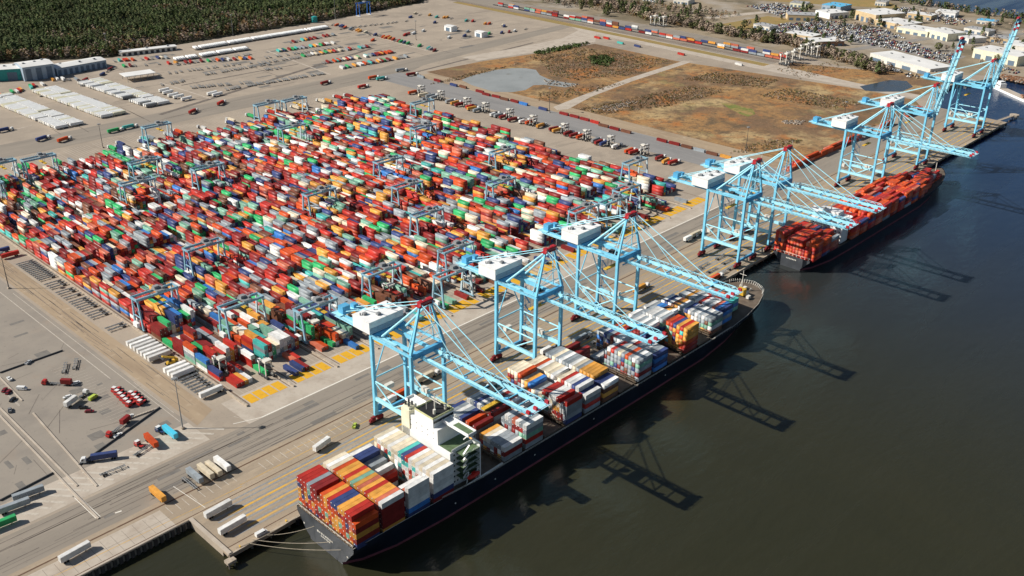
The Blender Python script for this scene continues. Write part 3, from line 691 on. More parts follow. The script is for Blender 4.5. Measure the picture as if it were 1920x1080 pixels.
# ---- yard: fifteen blocks, eight rows, thirty-three bays
YC = ['red'] * 19 + ['dark red'] * 23 + ['orange'] * 13 + ['yellow'] * 9 + ['white'] * 10 + ['cream'] * 6 + ['grey'] * 14 + ['navy'] * 12 + ['blue'] * 3 + ['green'] * 6 + ['pale green'] * 9 + ['teal'] * 2 + ['brown'] * 9 + ['salmon'] * 5
NB, NR, NBAY = 15, 9, 33
grid = {}
yrows = []
for i in range(NB):
    base = 2.9 + .6 * rnd.random(); rowh = [0.0] * NR; rowc = [rnd.choice(YC) for _ in range(NR)]; hb = base
    for bay in range(NBAY):
        hb = base + .4 * (hb - base) + rnd.uniform(-.95, .95) if bay > 2 else base + rnd.uniform(-.6, .6)
        if bay == 0: hb = rnd.choice([0.2, 0.4, 1.0, 1.6])
        elif bay == 1: hb = min(hb, rnd.choice([1.5, 2.5, 3.5]))
        if bay == NBAY - 1: hb -= 1.4
        gap = rnd.random() < .06
        for r_ in range(NR):
            if bay < 2 or rnd.random() < .42 or gap: rowh[r_] = rnd.gauss(0, .95)
            h = int(round(hb + rowh[r_]))
            h = max(0, min(5, h))
            if gap: h = min(h, 1)
            if rnd.random() < .025: h = max(0, h - 2)
            if bay == 0 and hb < .5 and rnd.random() < .7: h = 0
            if rnd.random() < .55: rowc[r_] = rnd.choice(YC)
            grid[i, bay, r_] = [rowc[r_] if rnd.random() < .5 else rnd.choice(YC) for _ in range(h)]
# the nearest corner as photographed: leading stacks of block one
for k, cs in {(0, 1, 0): ['red', 'navy'], (0, 2, 0): ['white', 'pale green', 'blue'], (0, 2, 1): ['grey', 'white'], (0, 3, 0): ['pale green', 'grey', 'white', 'orange'], (0, 2, 2): ['red', 'green', 'dark red', 'red'], (0, 2, 3): ['red', 'dark red', 'yellow'],
              (0, 3, 3): ['dark red', 'dark red', 'dark red'], (0, 3, 4): ['white', 'red', 'dark red'], (0, 2, 4): ['white', 'dark red', 'red'], (0, 2, 5): ['cream', 'grey', 'cream', 'white'], (0, 0, 0): [], (0, 0, 1): ['red'], (0, 0, 2): ['red'], (0, 0, 3): ['yellow'], (0, 0, 4): ['white'], (0, 0, 5): [], (0, 0, 6): [], (0, 0, 7): [],
              (0, 1, 1): [], (0, 1, 2): [], (0, 1, 3): ['dark red', 'red'], (0, 1, 4): ['white'], (0, 1, 5): ['red'], (0, 1, 6): [], (0, 1, 7): []}.items(): grid[k] = cs
for r_ in range(8):
    if r_ not in (4, 5): grid[1, 0, r_] = []
grid[1, 0, 4] = ['salmon']; grid[1, 0, 5] = ['red']
for r_, cs in enumerate((['teal', 'teal', 'grey', 'teal'], ['red', 'white', 'dark red', 'red'], ['pale green', 'green', 'pale green'], ['grey', 'white', 'cream'], ['grey', 'grey', 'white', 'white'], ['white', 'cream', 'white', 'white'], ['grey', 'dark red', 'grey', 'white'], ['navy', 'grey', 'grey'])): grid[1, 1, r_] = cs
def ypos(i, bay, r_, t): return (73.5 + 30.4 * i + 1.6 + 2.64 * r_, 123.5 + 13.35 * bay, .07 + CH * t)
expo = []; inner = []
for (i, bay, r_), st in grid.items():
    for t, c in enumerate(st):
        p = ypos(i, bay, r_, t)
        vis = t == len(st) - 1 or t >= len(grid.get((i, bay - 1, r_), ())) or (r_ == 0) or t >= len(grid.get((i, bay, r_ - 1), ()))
        (expo if vis else inner).append((dist(p), i, bay, r_, t, c, p, len(st)))
expo.sort()
for n, (_, i, bay, r_, t, c, p, h) in enumerate(expo):
    if n < 300:
        tier = 'alone on the ground' if h == 1 else ('on top' if t == h - 1 else ORD[t] + ' tier')
        put_container(c, p, R(90), '%s container, %s, %s row, %s bay from the quay, %s block' % (c, tier, ORD[r_], ORD[bay], ORD[i]), 'yard container', 'yard_container', 'containers stacked in the yard blocks')
mass('stacked_containers', [(e[5], *e[6], True) for e in expo[300:] + inner], 'far mass of coloured containers stacked in blocks across the yard')

# ------------------------------------------------------------------ near ship
ROT = R(-0.75)
SHIP = (33.4, -23.6)
ship = thing('container_ship', 'long black hulled container ship with white bridge moored at the near quay', 'container ship', (SHIP[0], SHIP[1], 0), ROT)
def hull_mesh(Ls, B, secs, zk=-9.0):
    """secs: (x, half beam at rail, half beam at waterline, half beam at keel, z rail)"""
    v = []; f = []; fm = []
    lev = []
    for (x, hr, hw, hk, zr) in secs:
        prof = [(hr, zr), (hr * .985 + hw * .015, zr * .72), (hr * .72 + hw * .28, zr * .4 + .3), (hr * .28 + hw * .72, -.9), (hw, -2.7), (hw, -4.2), (hk, zk)]
        lev.append([(x, y, z) for y, z in prof])
    n = len(lev[0])
    for s in (-1, 1):
        o = len(v)
        for l in lev: v += [(x, s * y, z) for x, y, z in l]
        for i in range(len(lev) - 1):
            for k in range(n - 1):
                a = o + i * n + k; q = (a, a + 1, a + n + 1, a + n)
                f.append(q if s > 0 else q[::-1]); fm.append(1 if k >= 4 else 0)
    return v, f, fm, lev
secs = [(0, 20.8, 12, 6, 9.8), (8, 21.3, 16, 9, 9.8), (24, 21.4, 19.5, 13, 9.6), (50, 21.4, 21.2, 18, 8.8), (75, 21.4, 21.4, 20, 7.0), (200, 21.4, 21.4, 21, 6.2), (262, 21.4, 21.0, 19, 6.2), (290, 21.3, 18.0, 13, 7.0), (310, 20.6, 13.5, 8, 8.6), (326, 18.5, 8.5, 5, 10.2), (338, 14.5, 4.5, 2, 11.2), (345, 9.5, 1.8, 1, 11.6), (349, 4.5, .6, .4, 11.8), (350.5, .3, .2, .2, 11.9)]
v, f, fm, lev = hull_mesh(350, 42.8, secs)
b = MB(); b.v = v; b.f = f; b.m = fm; b.mats = [HULL, BOOT]
ho = b.build('hull', None, ship)
for p in ho.data.polygons: p.use_smooth = True
b = MB(); tr = lev[0]; n = len(tr); b.add([(-.02, y, z) for _, y, z in tr] + [(-.02, -y, z) for _, y, z in tr], [(k, n + k, n + k + 1, k + 1) for k in range(n - 1)]); b.build('transom', HULLG, ship)
b = MB()
for (x0, h0, _, _, z0), (x1, h1, _, _, z1) in zip(secs, secs[1:]):
    b.add([(x0, -h0 + .15, z0 - 1.3), (x1, -h1 + .15, z1 - 1.3), (x1, h1 - .15, z1 - 1.3), (x0, h0 - .15, z0 - 1.3)], [(0, 1, 2, 3)])
b.build('deck', DECK, ship)
# bow and stern rails, deck gear
b = MB()
for s in (-1, 1):
    for (x0, h0, _, _, z0), (x1, h1, _, _, z1) in zip(secs, secs[1:]):
        if x0 < 50 or x0 >= 290: zz = (0.05,)
        else: zz = (.5, 1.0)
        for q in zz: b.beam((x0, s * (h0 - .1), z0 + q), (x1, s * (h1 - .1), z1 + q), .14, .14)
for s in (-1, 1):
    for k in range(86): b.beam((62 + 2.8 * k, s * 21.3, 5.9), (62 + 2.8 * k, s * 21.3, 7.2 if k > 8 else 9), .09, .09)
b.build('rail', OFFW, ship)
b = MB()
for k in range(13):
    y = -18.6 + 3.1 * k
    b.box((1.6, y, 9.0), (1.3, 1.1, 1.5)); b.beam((.4, y - 1.2, 8.6), (.4, y - 1.2, 10.9), .22, .22); b.beam((.4, y - 1.2, 10.9), (.4, y + 1.2, 9.0), .14, .14)
b.beam((.3, -20, 10.9), (.3, 20, 10.9), .16, .16)
b.build('stern_gear', OFFW, ship)
b = MB()   # faded lettering marks on the transom, unreadable in the photograph
for k, wd in enumerate((1.3, .8, 1.1, 1.5, .7, 1.2, .9, 1.4)): b.box((-.06, -5.2 + 1.5 * k, 4.4), (.06, wd * .8, 1.0 if k % 3 else .75))
for k in range(6): b.box((-.06, -3.2 + 1.2 * k, 2.9), (.06, .8, .55))
b.build('stern_lettering', OFFW, ship)
for k, x in enumerate((58, 84, 112, 158, 222)): b = MB(); b.tube((x, -21.45, 2.0), (x, -21.3, 2.0), .45, n=10); b.build('hull_mark', OFFW, ship)
b = MB(); b.tube((-.05, -16, 2.6), (.2, -16, 2.6), .5); b.tube((-.05, 16, 2.6), (.2, 16, 2.6), .5); b.build('fairlead', OFFW, ship)
# forecastle gear
b = MB(); b.tube((335, 0, 10), (335, 0, 25), .4, .2); b.beam((334.9, -2.5, 22), (334.9, 2.5, 22), .25, .25); b.beam((331, 0, 10), (335, 0, 20), .2, .2); b.build('foremast', OFFW, ship)
b = MB(); [b.box((333 + dx, dy, 10.8), (3, 2, 1.8)) for dx, dy in ((0, -5), (0, 5), (-4, -9), (-4, 9), (6, 0))]; [b.tube((340, s * 4, 10.2), (340, s * 4, 11.6), .5) for s in (-1, 1)]
for k in range(22):
    a = -1.35 + 2.7 * k / 21; b.beam((338 + 10 * math.cos(a), 12.5 * math.sin(a), 10.3), (338.4 + 10.9 * math.cos(a), 13.4 * math.sin(a), 12.4), .25, .25)
b.build('forecastle_gear', OFFW, ship)
b = MB(); b.box((330, -3, 12.5), (4, 5, 4)); b.build('bosun_store', YEL, ship)
# deckhouse
hx = 67.5
b = MB()
b.box((hx, 1, 16), (15, 34, 20)); b.box((hx - .2, 4.0, 30), (13.5, 22, 8.1)); b.box((hx - .5, 2.4, 36.2), (13, 13, 4.6))
b.box((hx + 1.0, 0, 35.4), (5.4, 44.5, .5)); b.box((hx + 3.4, 0, 36.1), (.3, 44.5, 1.2)); b.box((hx - 1.5, 0, 36.1), (.3, 44.5, 1.2))
for s in (-1, 1): b.box((hx + 1, s * 22.1, 36.1), (5.2, .3, 1.2)); b.box((hx + 1, s * 13, 34.9), (2.5, 18, .6)); b.beam((hx + 3, s * 20, 35), (hx + 3, s * 14, 28), .5, .5)
house = b.build('deckhouse', WHITE, ship)
b = MB(); b.box((hx - .5, 2.4, 38.62), (12, 12, .14)); b.build('monkey_island', BLACK, house)
b = MB()
for s in (-1, 1):
    b.box((hx - .5, 2.4 + s * 6.4, 39.0), (13, .2, 1.0)); b.box((hx - .5 + s * 6.4, 2.4, 39.0), (.2, 12.6, 1.0))
b.build('parapet', mat('pale olive parapet', (0.56, 0.56, 0.30), .6, amt=.2), house)
b = MB(); b.tube((hx, 2.4, 38.5), (hx, 2.4, 47), .5, .25); b.beam((hx, -1.6, 43), (hx, 6.4, 43), .3, .3); b.box((hx, 2.4, 44.5), (.4, 4.4, .5)); [b.tube((hx + dx, 2.4 + dy, 38.6), (hx + dx, 2.4 + dy, 41), .7, .7) for dx, dy in ((3, 3), (-3, -3), (3.5, -3.5))]
b.tube((hx - 3, 5, 38.6), (hx - 3, 5, 43), .15); b.build('radar_mast', OFFW, house)
b = MB(); b.box((hx + 6.15, 2.4, 36.9), (.12, 12.4, 1.3)); b.box((hx - .5, -4.2, 36.9), (12.2, .12, 1.3)); b.box((hx - .5, 9.0, 36.9), (12.2, .12, 1.3)); b.build('bridge_window', GLASS, house)
b = MB()
for fl in range(6):
    z = 9 + 3.0 * fl
    for k in range(6): b.box((hx - 5 + 2 * k, -16.06, z), (.8, .1, .8))
    for k in range(5): b.box((hx - 7.0, -4 + 4.0 * k, z + 4 + 9.5), (.1, .45, .4)) if 25 < z + 13.5 < 33 else None
b.build('porthole', GLASS, house)
b = MB()   # outside galleries with green decks on the seaward end
for fl in range(5):
    z = 12.2 + 3.3 * fl; b.box((hx + 1.5, -18.6, z), (11, 5.1, .22))
b.build('gallery_deck', DECKG, house)
b = MB()
for fl in range(5):
    z = 12.2 + 3.3 * fl
    for q in (.5, 1.05): b.beam((hx - 4, -21.1, z + q), (hx + 7, -21.1, z + q), .08, .08)
    for k in range(6): b.beam((hx - 4 + 2.2 * k, -21.1, z), (hx - 4 + 2.2 * k, -21.1, z + 1.1), .08, .08)
    b.beam((hx - 3, -20, z), (hx + 1, -20, z + 3.3), .8, .15)
b.box((hx + 6.8, -18.6, 18), (.6, 5.2, 20)); b.beam((hx - 6, -15.6, 26.6), (hx + 6.6, -15.6, 26.6), .15, 1.1); b.build('gallery', WHITE, house)
b = MB(); b.box((hx + .2, -11.6, 26.06), (13.6, 8.2, .12)); b.box((hx + 1, -16, 35.72), (4.2, 11, .06)); b.build('terrace_deck', DECKG, house)
b = MB(); b.box((hx - 5, 15.5, 24), (5, 6, 36 - 12)); b.box((hx - 5, 15.5, 36.6), (3.6, 4.4, 1.6)); fn = b.build('funnel', CREAM, ship)
b = MB(); [b.tube((hx - 6 + dx, 15.5 + dy, 37), (hx - 6 + dx, 15.5 + dy, 39.3), .5) for dx in (0, 2) for dy in (-1.2, 1.2)]; b.build('exhaust_pipe', DGREY, fn)
t = MB(); prof = [(-4, .2), (-3, 1.1), (0, 1.4), (3, 1.1), (4, .2)]
vs = []; fs = []
for x, r_ in prof: vs += [(x, r_ * math.cos(a * .785), r_ * .9 * math.sin(a * .785)) for a in range(8)]
for i in range(4): fs += [(i * 8 + k, i * 8 + (k + 1) % 8, i * 8 + 8 + (k + 1) % 8, i * 8 + 8 + k) for k in range(8)]
t.add([(x + hx + 2, y - 21.6, z + 12.0) for x, y, z in vs], fs)
t.box((hx + 2.3, -21.6, 13.2), (2, 1.6, .9)); lb = t.build('lifeboat', mat('lifeboat orange red', (0.6, 0.03, 0.02), 0.4, amt=0.1), ship)
b = MB(); [b.beam((hx + 2 + dx, -20, 8), (hx + 2 + dx, -21.4, 15.2), .4, .4) for dx in (-3, 3)]; b.beam((hx - 2, -21.2, 8.4), (hx + 12, -21.2, 8.4), .25, .5); b.build('davit', WHITE, ship)
b = MB(); b.beam((hx + 9, -20.6, 7.5), (hx + 22, -20.9, 8.3), .9, .6); b.build('gangway', OFFW, ship)
# hatch covers and lashing bridges
BAYX = [7.8, 22.0, 36.6, 51.2] + [96.6 + 15.02 * k for k in range(15)]
WID = [17] * 14 + [17, 17, 15, 13, 9]
HB = 8.55
b = MB(); lb_ = MB()
for k, x in enumerate(BAYX[:18]):
    hw = min(20.5, (WID[k] * 2.5) / 2)
    b.box((x, 0, HB - .55), (12.8, 2 * hw, .9))
    lb_.box((x - 7.2, 0, HB + 1.2), (.7, 2 * hw - 1, .25))
    for q in range(7): lb_.beam((x - 7.2, -hw + 1 + q * (2 * hw - 2) / 6, 5.5), (x - 7.2, -hw + 1 + q * (2 * hw - 2) / 6, HB + 2.4), .3, .3)
    lb_.box((x - 7.2, 0, HB + 2.4), (.5, 2 * hw - 1, .15))
b.build('hatch_cover', DECK, ship); lb_.build('lashing_bridge', WOOD, ship)

# ---- containers on the near ship: (rows, tiers, top colours..., lower palette)
MIX = ['red', 'dark red', 'orange', 'yellow', 'grey', 'white', 'navy', 'dark red', 'pale green', 'cream']
WARM = ['orange', 'yellow', 'red', 'orange', 'dark red', 'yellow', 'navy', 'yellow', 'pale green', 'dark red', 'orange', 'salmon']
COOL = ['grey', 'navy', 'grey', 'dark red', 'white', 'blue', 'pale green', 'red']
spec = {}
def bay(k, rows): spec[k] = rows
def rw(cols, tiers, pal): return [(c, t_, pal) for c, t_ in zip(cols, tiers)]
bay(0, rw(['red', 'red', 'red', 'grey', 'dark red', 'dark red', 'brown', 'orange', 'yellow', 'red', 'navy', 'navy', 'yellow', 'yellow', 'red', 'red', 'orange'], [6, 6, 6, 6, 6, 6, 5, 6, 6, 6, 6, 6, 6, 6, 6, 6, 5], WARM))
bay(1, rw(['cream', 'white', 'cream', 'orange', 'yellow', 'yellow', 'red', 'yellow', 'pale green', 'yellow', 'salmon', 'yellow', 'red', 'yellow', 'yellow', 'salmon', 'white'], [6] * 17, WARM))
bay(2, rw(['white', 'navy', 'navy', 'grey', 'grey', 'brown', 'white', 'red', '', '', '', '', '', '', 'white', 'salmon', 'white'], [5, 5, 5, 4, 4, 3, 4, 3, 0, 0, 0, 0, 0, 0, 5, 5, 6], ['white', 'grey', 'white', 'navy', 'dark red']))
bay(3, rw(['cream', 'white', 'cream', 'cream', 'white', 'cream', 'cream', 'teal', 'navy', 'red', 'white', 'cream', 'white', 'cream', 'white', 'cream', 'white'], [6] * 17, ['white', 'red', 'cream', 'white', 'teal', 'salmon']))
bay(4, rw(['navy', 'grey', 'white', 'grey', 'navy', 'grey', 'orange', 'dark red', 'dark red', '', 'yellow', 'cream', 'white', 'grey', 'grey', 'grey', 'white'], [4, 4, 4, 4, 4, 3, 4, 3, 4, 0, 3, 3, 3, 3, 3, 3, 3], ['grey', 'dark red', 'white', 'yellow', 'grey']))
bay(5, rw(['white', 'grey', 'navy', 'white', 'grey', 'brown', 'dark red', 'dark red', '', '', 'grey', 'white', 'grey', 'salmon', 'white', 'grey', 'white'], [4, 4, 4, 4, 4, 3, 3, 4, 0, 0, 4, 5, 5, 5, 5, 5, 5], ['grey', 'dark red', 'pale green', 'red', 'grey']))
bay(6, rw(['grey', 'white', 'grey', 'white', 'dark red', 'grey', 'dark red', 'white', 'red', 'white', '', '', '', '', '', '', ''], [4, 4, 4, 4, 4, 4, 4, 4, 3, 4, 0, 0, 0, 0, 0, 0, 0], COOL))
bay(7, rw(['cream', 'cream', 'cream', 'orange', 'cream', 'yellow', 'blue', 'cream', 'grey', 'cream', 'red', 'dark red', 'white', 'white', 'red', 'grey', 'red'], [6, 6, 6, 6, 5, 5, 5, 4, 4, 4, 5, 5, 5, 5, 5, 4, 5], MIX))
bay(8, rw(['cream', 'cream', 'orange', 'white', 'cream', 'cream', 'cream', 'white', 'white', 'cream', 'red', 'white', 'white', 'navy', 'white', 'navy', 'white'], [5, 5, 5, 5, 5, 5, 5, 5, 4, 5, 5, 5, 5, 5, 5, 4, 4], ['grey', 'navy', 'red', 'grey', 'white', 'grey']))
bay(9, rw(['grey', 'grey', 'cream', 'grey', 'white', 'grey', 'grey', 'white', 'cream', 'grey', 'yellow', 'yellow', 'yellow', 'yellow', 'navy', 'navy', 'white'], [5, 5, 5, 5, 5, 5, 5, 5, 5, 5, 5, 5, 5, 5, 4, 4, 4], ['yellow', 'brown', 'grey', 'yellow', 'brown']))
bay(10, rw(['dark red', 'brown', 'yellow', 'dark red', '', '', '', '', '', '', '', '', '', '', '', '', ''], [4, 3, 3, 4] + [0] * 13, ['brown', 'dark red', 'yellow']))
bay(11, rw(['grey', 'brown', 'navy', 'grey', 'white', 'dark red', 'grey', 'grey', 'white', 'red', 'grey', 'cream', 'grey', 'orange', 'grey', 'white', 'grey'], [0, 0, 0, 1, 1, 0, 2, 4, 5, 5, 5, 5, 5, 5, 5, 5, 5], ['grey', 'grey', 'brown', 'grey', 'dark red', 'navy', 'pale green', 'grey']))
bay(12, rw(['grey', 'white', 'navy', 'grey', 'dark red', 'grey', 'white', 'grey', 'grey', 'white', 'red', 'grey', 'grey', 'white', 'grey', 'grey', 'navy'], [4, 4, 4, 4, 4, 4, 4, 4, 4, 4, 4, 4, 4, 4, 4, 4, 4], ['navy', 'brown', 'blue', 'grey']))
bay(13, rw(['orange', 'yellow', 'red', 'orange', 'grey', 'white', 'grey', 'white', 'grey', 'white', '', '', '', '', '', '', ''], [3, 3, 3, 3, 6, 6, 6, 6, 6, 6, 0, 0, 0, 0, 0, 0, 0], ['dark red', 'navy', 'dark red', 'grey']))
bay(14, rw(['white', 'grey', 'navy', 'white', 'grey', 'white', 'white', 'grey', 'white', 'grey', 'white', 'orange', 'red', 'navy', 'yellow', 'yellow', 'red', 'yellow'][:17], [4, 4, 4, 4, 6, 6, 6, 6, 6, 6, 0, 6, 6, 6, 6, 6, 6], WARM))
bay(15, rw(['white', 'grey', 'blue', 'blue', 'brown', 'yellow', 'white'] + [''] * 10, [4, 4, 4, 4, 4, 4, 4] + [0] * 10, COOL))
bay(16, rw(['white', 'navy', 'white', 'brown', 'yellow', 'white', 'grey', 'navy', 'white', 'grey', 'white', 'grey', 'white', 'grey', 'grey'], [4] * 15, ['yellow', 'brown', 'grey', 'pale green', 'white']))
bay(17, rw(['grey', 'white', 'yellow', 'white', 'grey', 'white', 'red', 'white', 'grey', 'white', 'salmon', 'blue', 'navy'], [4] * 13, ['navy', 'brown', 'blue', 'grey']))
bay(18, rw(['white', 'grey', 'red', 'grey', 'salmon', 'red', 'navy', 'pale green', 'teal'], [3] * 9, COOL))
cr, sr = math.cos(ROT), math.sin(ROT)
def spos(k, r_, t):
    lx = BAYX[k]; nrow = len(spec[k]); ly = (nrow / 2 - .5 - r_) * 2.5
    return (SHIP[0] + lx * cr - ly * sr, SHIP[1] + lx * sr + ly * cr, HB + (CH + .02) * t)
hold = {}
for k, rows in spec.items():
    off = (17 - len(rows)) // 2
    for r_, (c, t_, pal) in enumerate(rows):
        hold[k, r_ + off] = [rnd.choice(pal) for _ in range(t_ - 1)] + [c] if t_ else []
# seaward face of the first bays as photographed
hold[0, 16] = ['navy', 'dark red', 'yellow', 'dark red', 'orange']; hold[1, 16] = ['yellow', 'dark red', 'dark red', 'dark red', 'dark red', 'white']
hold[2, 16] = ['navy', 'blue', 'white', 'white', 'white', 'white']; hold[3, 16] = ['dark red', 'navy', 'white', 'white', 'white', 'white']
hold[5, 16] = ['grey', 'red', 'pale green', 'grey', 'white']; hold[4, 16] = ['grey', 'dark red', 'white']
hold[8, 16] = ['grey', 'red', 'grey', 'white']; hold[9, 16] = ['brown', 'yellow', 'brown', 'white']; hold[7, 16] = ['navy', 'grey', 'grey', 'grey', 'red']
hold[14, 16] = ['dark red', 'red', 'orange', 'yellow', 'yellow', 'yellow']; hold[14, 15] = ['red', 'orange', 'yellow', 'orange', 'teal', 'red']
ex2 = []; in2 = []
for (k, r_), st in hold.items():
    off = (17 - len(spec[k])) // 2
    gapn = BAYX[k] - BAYX[k - 1] > 16 if k else True
    for t, c in enumerate(st):
        p = spos(k, r_ - off, t)
        vis = t == len(st) - 1 or k == 0 or t >= len(hold.get((k, r_ + 1), ())) or t >= len(hold.get((k - 1, r_), ()))
        (ex2 if vis else in2).append((dist(p), k, r_, t, c, p, len(st)))
ex2.sort()
for n, (_, k, r_, t, c, p, h) in enumerate(ex2):
    if n < 300:
        put_container(c, p, ROT, '%s container, %s, %s row from the quay, %s bay from near ship stern' % (c, 'on top' if t == h - 1 else ORD[t] + ' tier', ORD[r_], ORD[k]), 'deck container', 'deck_container', 'containers on the near ship')
o = mass('deck_containers', [(e[4], 0, 0, 0, False) for e in ex2[300:] + in2], 'remaining containers stacked on the near ship')
# rotate the mass with the ship
items = ex2[300:] + in2
co = np.empty(len(o.data.vertices) * 3); o.data.vertices.foreach_get('co', co); co = co.reshape(len(items), -1, 3)
x = co[:, :, 0] * cr - co[:, :, 1] * sr; y = co[:, :, 0] * sr + co[:, :, 1] * cr
co[:, :, 0] = x; co[:, :, 1] = y; co += np.array([e[5] for e in items])[:, None, :]
o.data.vertices.foreach_set('co', co.reshape(-1)); o.data.update()
# mooring lines from the stern to the quay
for k, (a, c) in enumerate((((34, -5, 6), (4, 1.5, .8)), ((34, -16, 5.5), (16, 1.5, .8)), ((34, -30, 5), (12, 1.5, .8)), ((34, -36, 4), (9, 1.5, .8)))):
    b = MB(); a, c = Vector(a), Vector(c); pr_ = None
    for s in range(13):
        q = a.lerp(c, s / 12); q.z -= 1.6 * 4 * (s / 12) * (1 - s / 12)
        if pr_ is not None: b.tube(pr_, q, .13, n=5)
        pr_ = q
    tag(b.build('mooring_line', ROPE), 'pale mooring rope from the near ship stern to the quay, %s from the quay side' % ORD[k], 'mooring line', 'mooring lines of the near ship')

# ------------------------------------------------------------------ far ship with orange containers
S2 = (456.5, -18.2); ship2 = thing('container_ship', 'container ship loaded with orange containers moored farther along the quay', 'container ship', (S2[0], S2[1], 0), R(-.3))
secs2 = [(-2, 14.5, 8, 4, 5.5), (8, 15.8, 12, 8, 5.5), (30, 16.1, 15.5, 12, 5.0), (60, 16.1, 16, 15, 4.2), (190, 16.1, 15.6, 14, 4.2), (215, 15.8, 13, 9, 5), (238, 14, 8, 5, 7), (254, 10, 4, 2, 8.6), (264, 5, 1.5, .8, 9.2), (270, .4, .2, .2, 9.4)]
v, f, fm, lev = hull_mesh(270, 32, secs2)
b = MB(); b.v = v; b.f = f; b.m = fm; b.mats = [HULL, BOOT]; ho = b.build('hull', None, ship2)
for p in ho.data.polygons: p.use_smooth = True
b = MB(); tr = lev[0]; n = len(tr); b.add([(-2.02, y, z) for _, y, z in tr] + [(-2.02, -y, z) for _, y, z in tr], [(k, n + k, n + k + 1, k + 1) for k in range(n - 1)]); b.build('transom', HULLG, ship2)
b = MB()
for (x0, h0, _, _, z0), (x1, h1, _, _, z1) in zip(secs2, secs2[1:]):
    b.add([(x0, -h0 + .15, z0 - 1), (x1, -h1 + .15, z1 - 1), (x1, h1 - .15, z1 - 1), (x0, h0 - .15, z0 - 1)], [(0, 1, 2, 3)])
b.build('deck', DECK, ship2)
b = MB()
for k in range(9): b.beam((-1, -13 + 3.2 * k, 4.6), (-1, -13 + 3.2 * k, 6.8), .3, .3); b.box((1, -12 + 3 * k, 5.4), (1.4, 1.2, 1.6))
b.beam((-1.2, -14, 6.8), (-1.2, 14, 6.8), .2, .2); b.build('stern_gear', OFFW, ship2)
b = MB(); [b.box((-2.08, -3.5 + 1.2 * k, 3.0), (.06, .8, .9)) for k in range(7)]; b.build('stern_lettering', OFFW, ship2)
h2 = MB(); h2.box((53, 0, 14), (11, 26, 20)); h2.box((52.5, 0, 25.2), (9, 16, 4)); h2.box((53.5, 0, 24), (4.5, 32, .5)); h2.box((55.4, 0, 24.7), (.3, 32, 1)); hs = h2.build('deckhouse', WHITE, ship2)
b = MB()
for fl in range(5):
    for k in range(8): b.box((47.46, -11 + 3.1 * k, 10 + 2.8 * fl), (.1, 1, .9))
b.box((57.05, 0, 25.8), (.1, 15, 1.2)); b.build('window', GLASS, hs)
b = MB(); b.tube((52, 0, 27), (52, 0, 33), .4, .2); b.beam((52, -2.5, 31), (52, 2.5, 31), .25, .25); b.tube((50.5, 4, 27), (50.5, 4, 28.6), .9); b.build('radar_mast', OFFW, hs)
b = MB(); b.box((44.8, 4, 16), (4.5, 6, 19)); b.build('funnel', OFFW, ship2)
b = MB()
for x in (256,): b.tube((x, 0, 8), (x, 0, 17), .3); b.box((252, 3, 9), (3, 2, 1.6)); b.box((252, -3, 9), (3, 2, 1.6))
b.build('forecastle_gear', OFFW, ship2)
OC = ['orange'] * 15 + ['red'] * 15 + ['dark red'] * 6 + ['salmon'] * 4 + ['grey', 'navy', 'navy']
it = []
bays2 = [6.2 + 12.9 * k for k in range(3)] + [66.5 + 13.6 * k for k in range(14)]
cr2, sr2 = math.cos(R(-.3)), math.sin(R(-.3))
for k, x in enumerate(bays2):
    nr = 13 if k < 13 else (11 if k == 13 else (9 if k == 14 else 7)); base = 4.6
    hb = [5.2, 5.2, 4.6, 4.0, 4, 4.4, 5, 4.6, 5.2, 4.4, 4.8, 4.6, 3.8, 4, 3.6, 3, 2.4][k]
    for r_ in range(nr):
        hh = hb + rnd.gauss(0, .35) if k > 0 or r_ not in (3, 9) else hb - 2.2
        if rnd.random() < .06: hh -= 2
        for t in range(max(1, min(6, int(round(hh))))):
            ly = (nr / 2 - .5 - r_) * 2.46
            it.append((rnd.choice(OC), S2[0] + x * cr2 - ly * sr2, S2[1] + x * sr2 + ly * cr2, base + CH * t, False))
mass('deck_containers', it, 'orange and red containers stacked on the far ship')

# ------------------------------------------------------------------ vehicle prototypes (built once, copied)
protos = {}
def proto(key, fn):
    if key not in protos:
        t = fn(); protos[key] = (t, [False])
    return protos[key]
def place(key, fn, loc, rz, label, cat, group=None):
    t, used = proto(key, fn)
    if not used[0]:
        used[0] = True; t.location = loc; t.rotation_euler = (0, 0, rz); o = t
    else: o = dup(t, loc, rz)
    o['label'] = label; o['category'] = cat
    if group: o['group'] = group
    elif 'group' in o: del o['group']
    return o
def root(name): 
    o = bpy.data.objects.new(name, None); COL.objects.link(o); o.empty_display_size = 1; return o
PAINT = {}
def paint(k, c):
    if k not in PAINT: PAINT[k] = mat(k + ' car paint', c, .3, amt=.08, spec=.5)
    return PAINT[k]
VC = {'white': (.72, .72, .70), 'silver': (.42, .43, .44), 'black': (.02, .02, .022), 'red': (.45, .03, .025), 'dark red': (.18, .015, .02), 'blue': (.04, .12, .34), 'navy': (.03, .05, .13), 'grey': (.18, .185, .19), 'lime': (.45, .55, .08), 'teal': (.05, .30, .32), 'turquoise': (.08, .55, .75), 'orange': (.62, .09, .03), 'green': (.04, .25, .08), 'yellow': (.65, .36, .04), 'cream': (.62, .52, .36), 'tan': (.4, .32, .2)}
def wheels(b, xs, hw, r_=.5, wd=.5):
    for x in xs:
        for s in (-1, 1): b.tube((x, s * (hw - wd), r_), (x, s * hw, r_), r_, n=10)
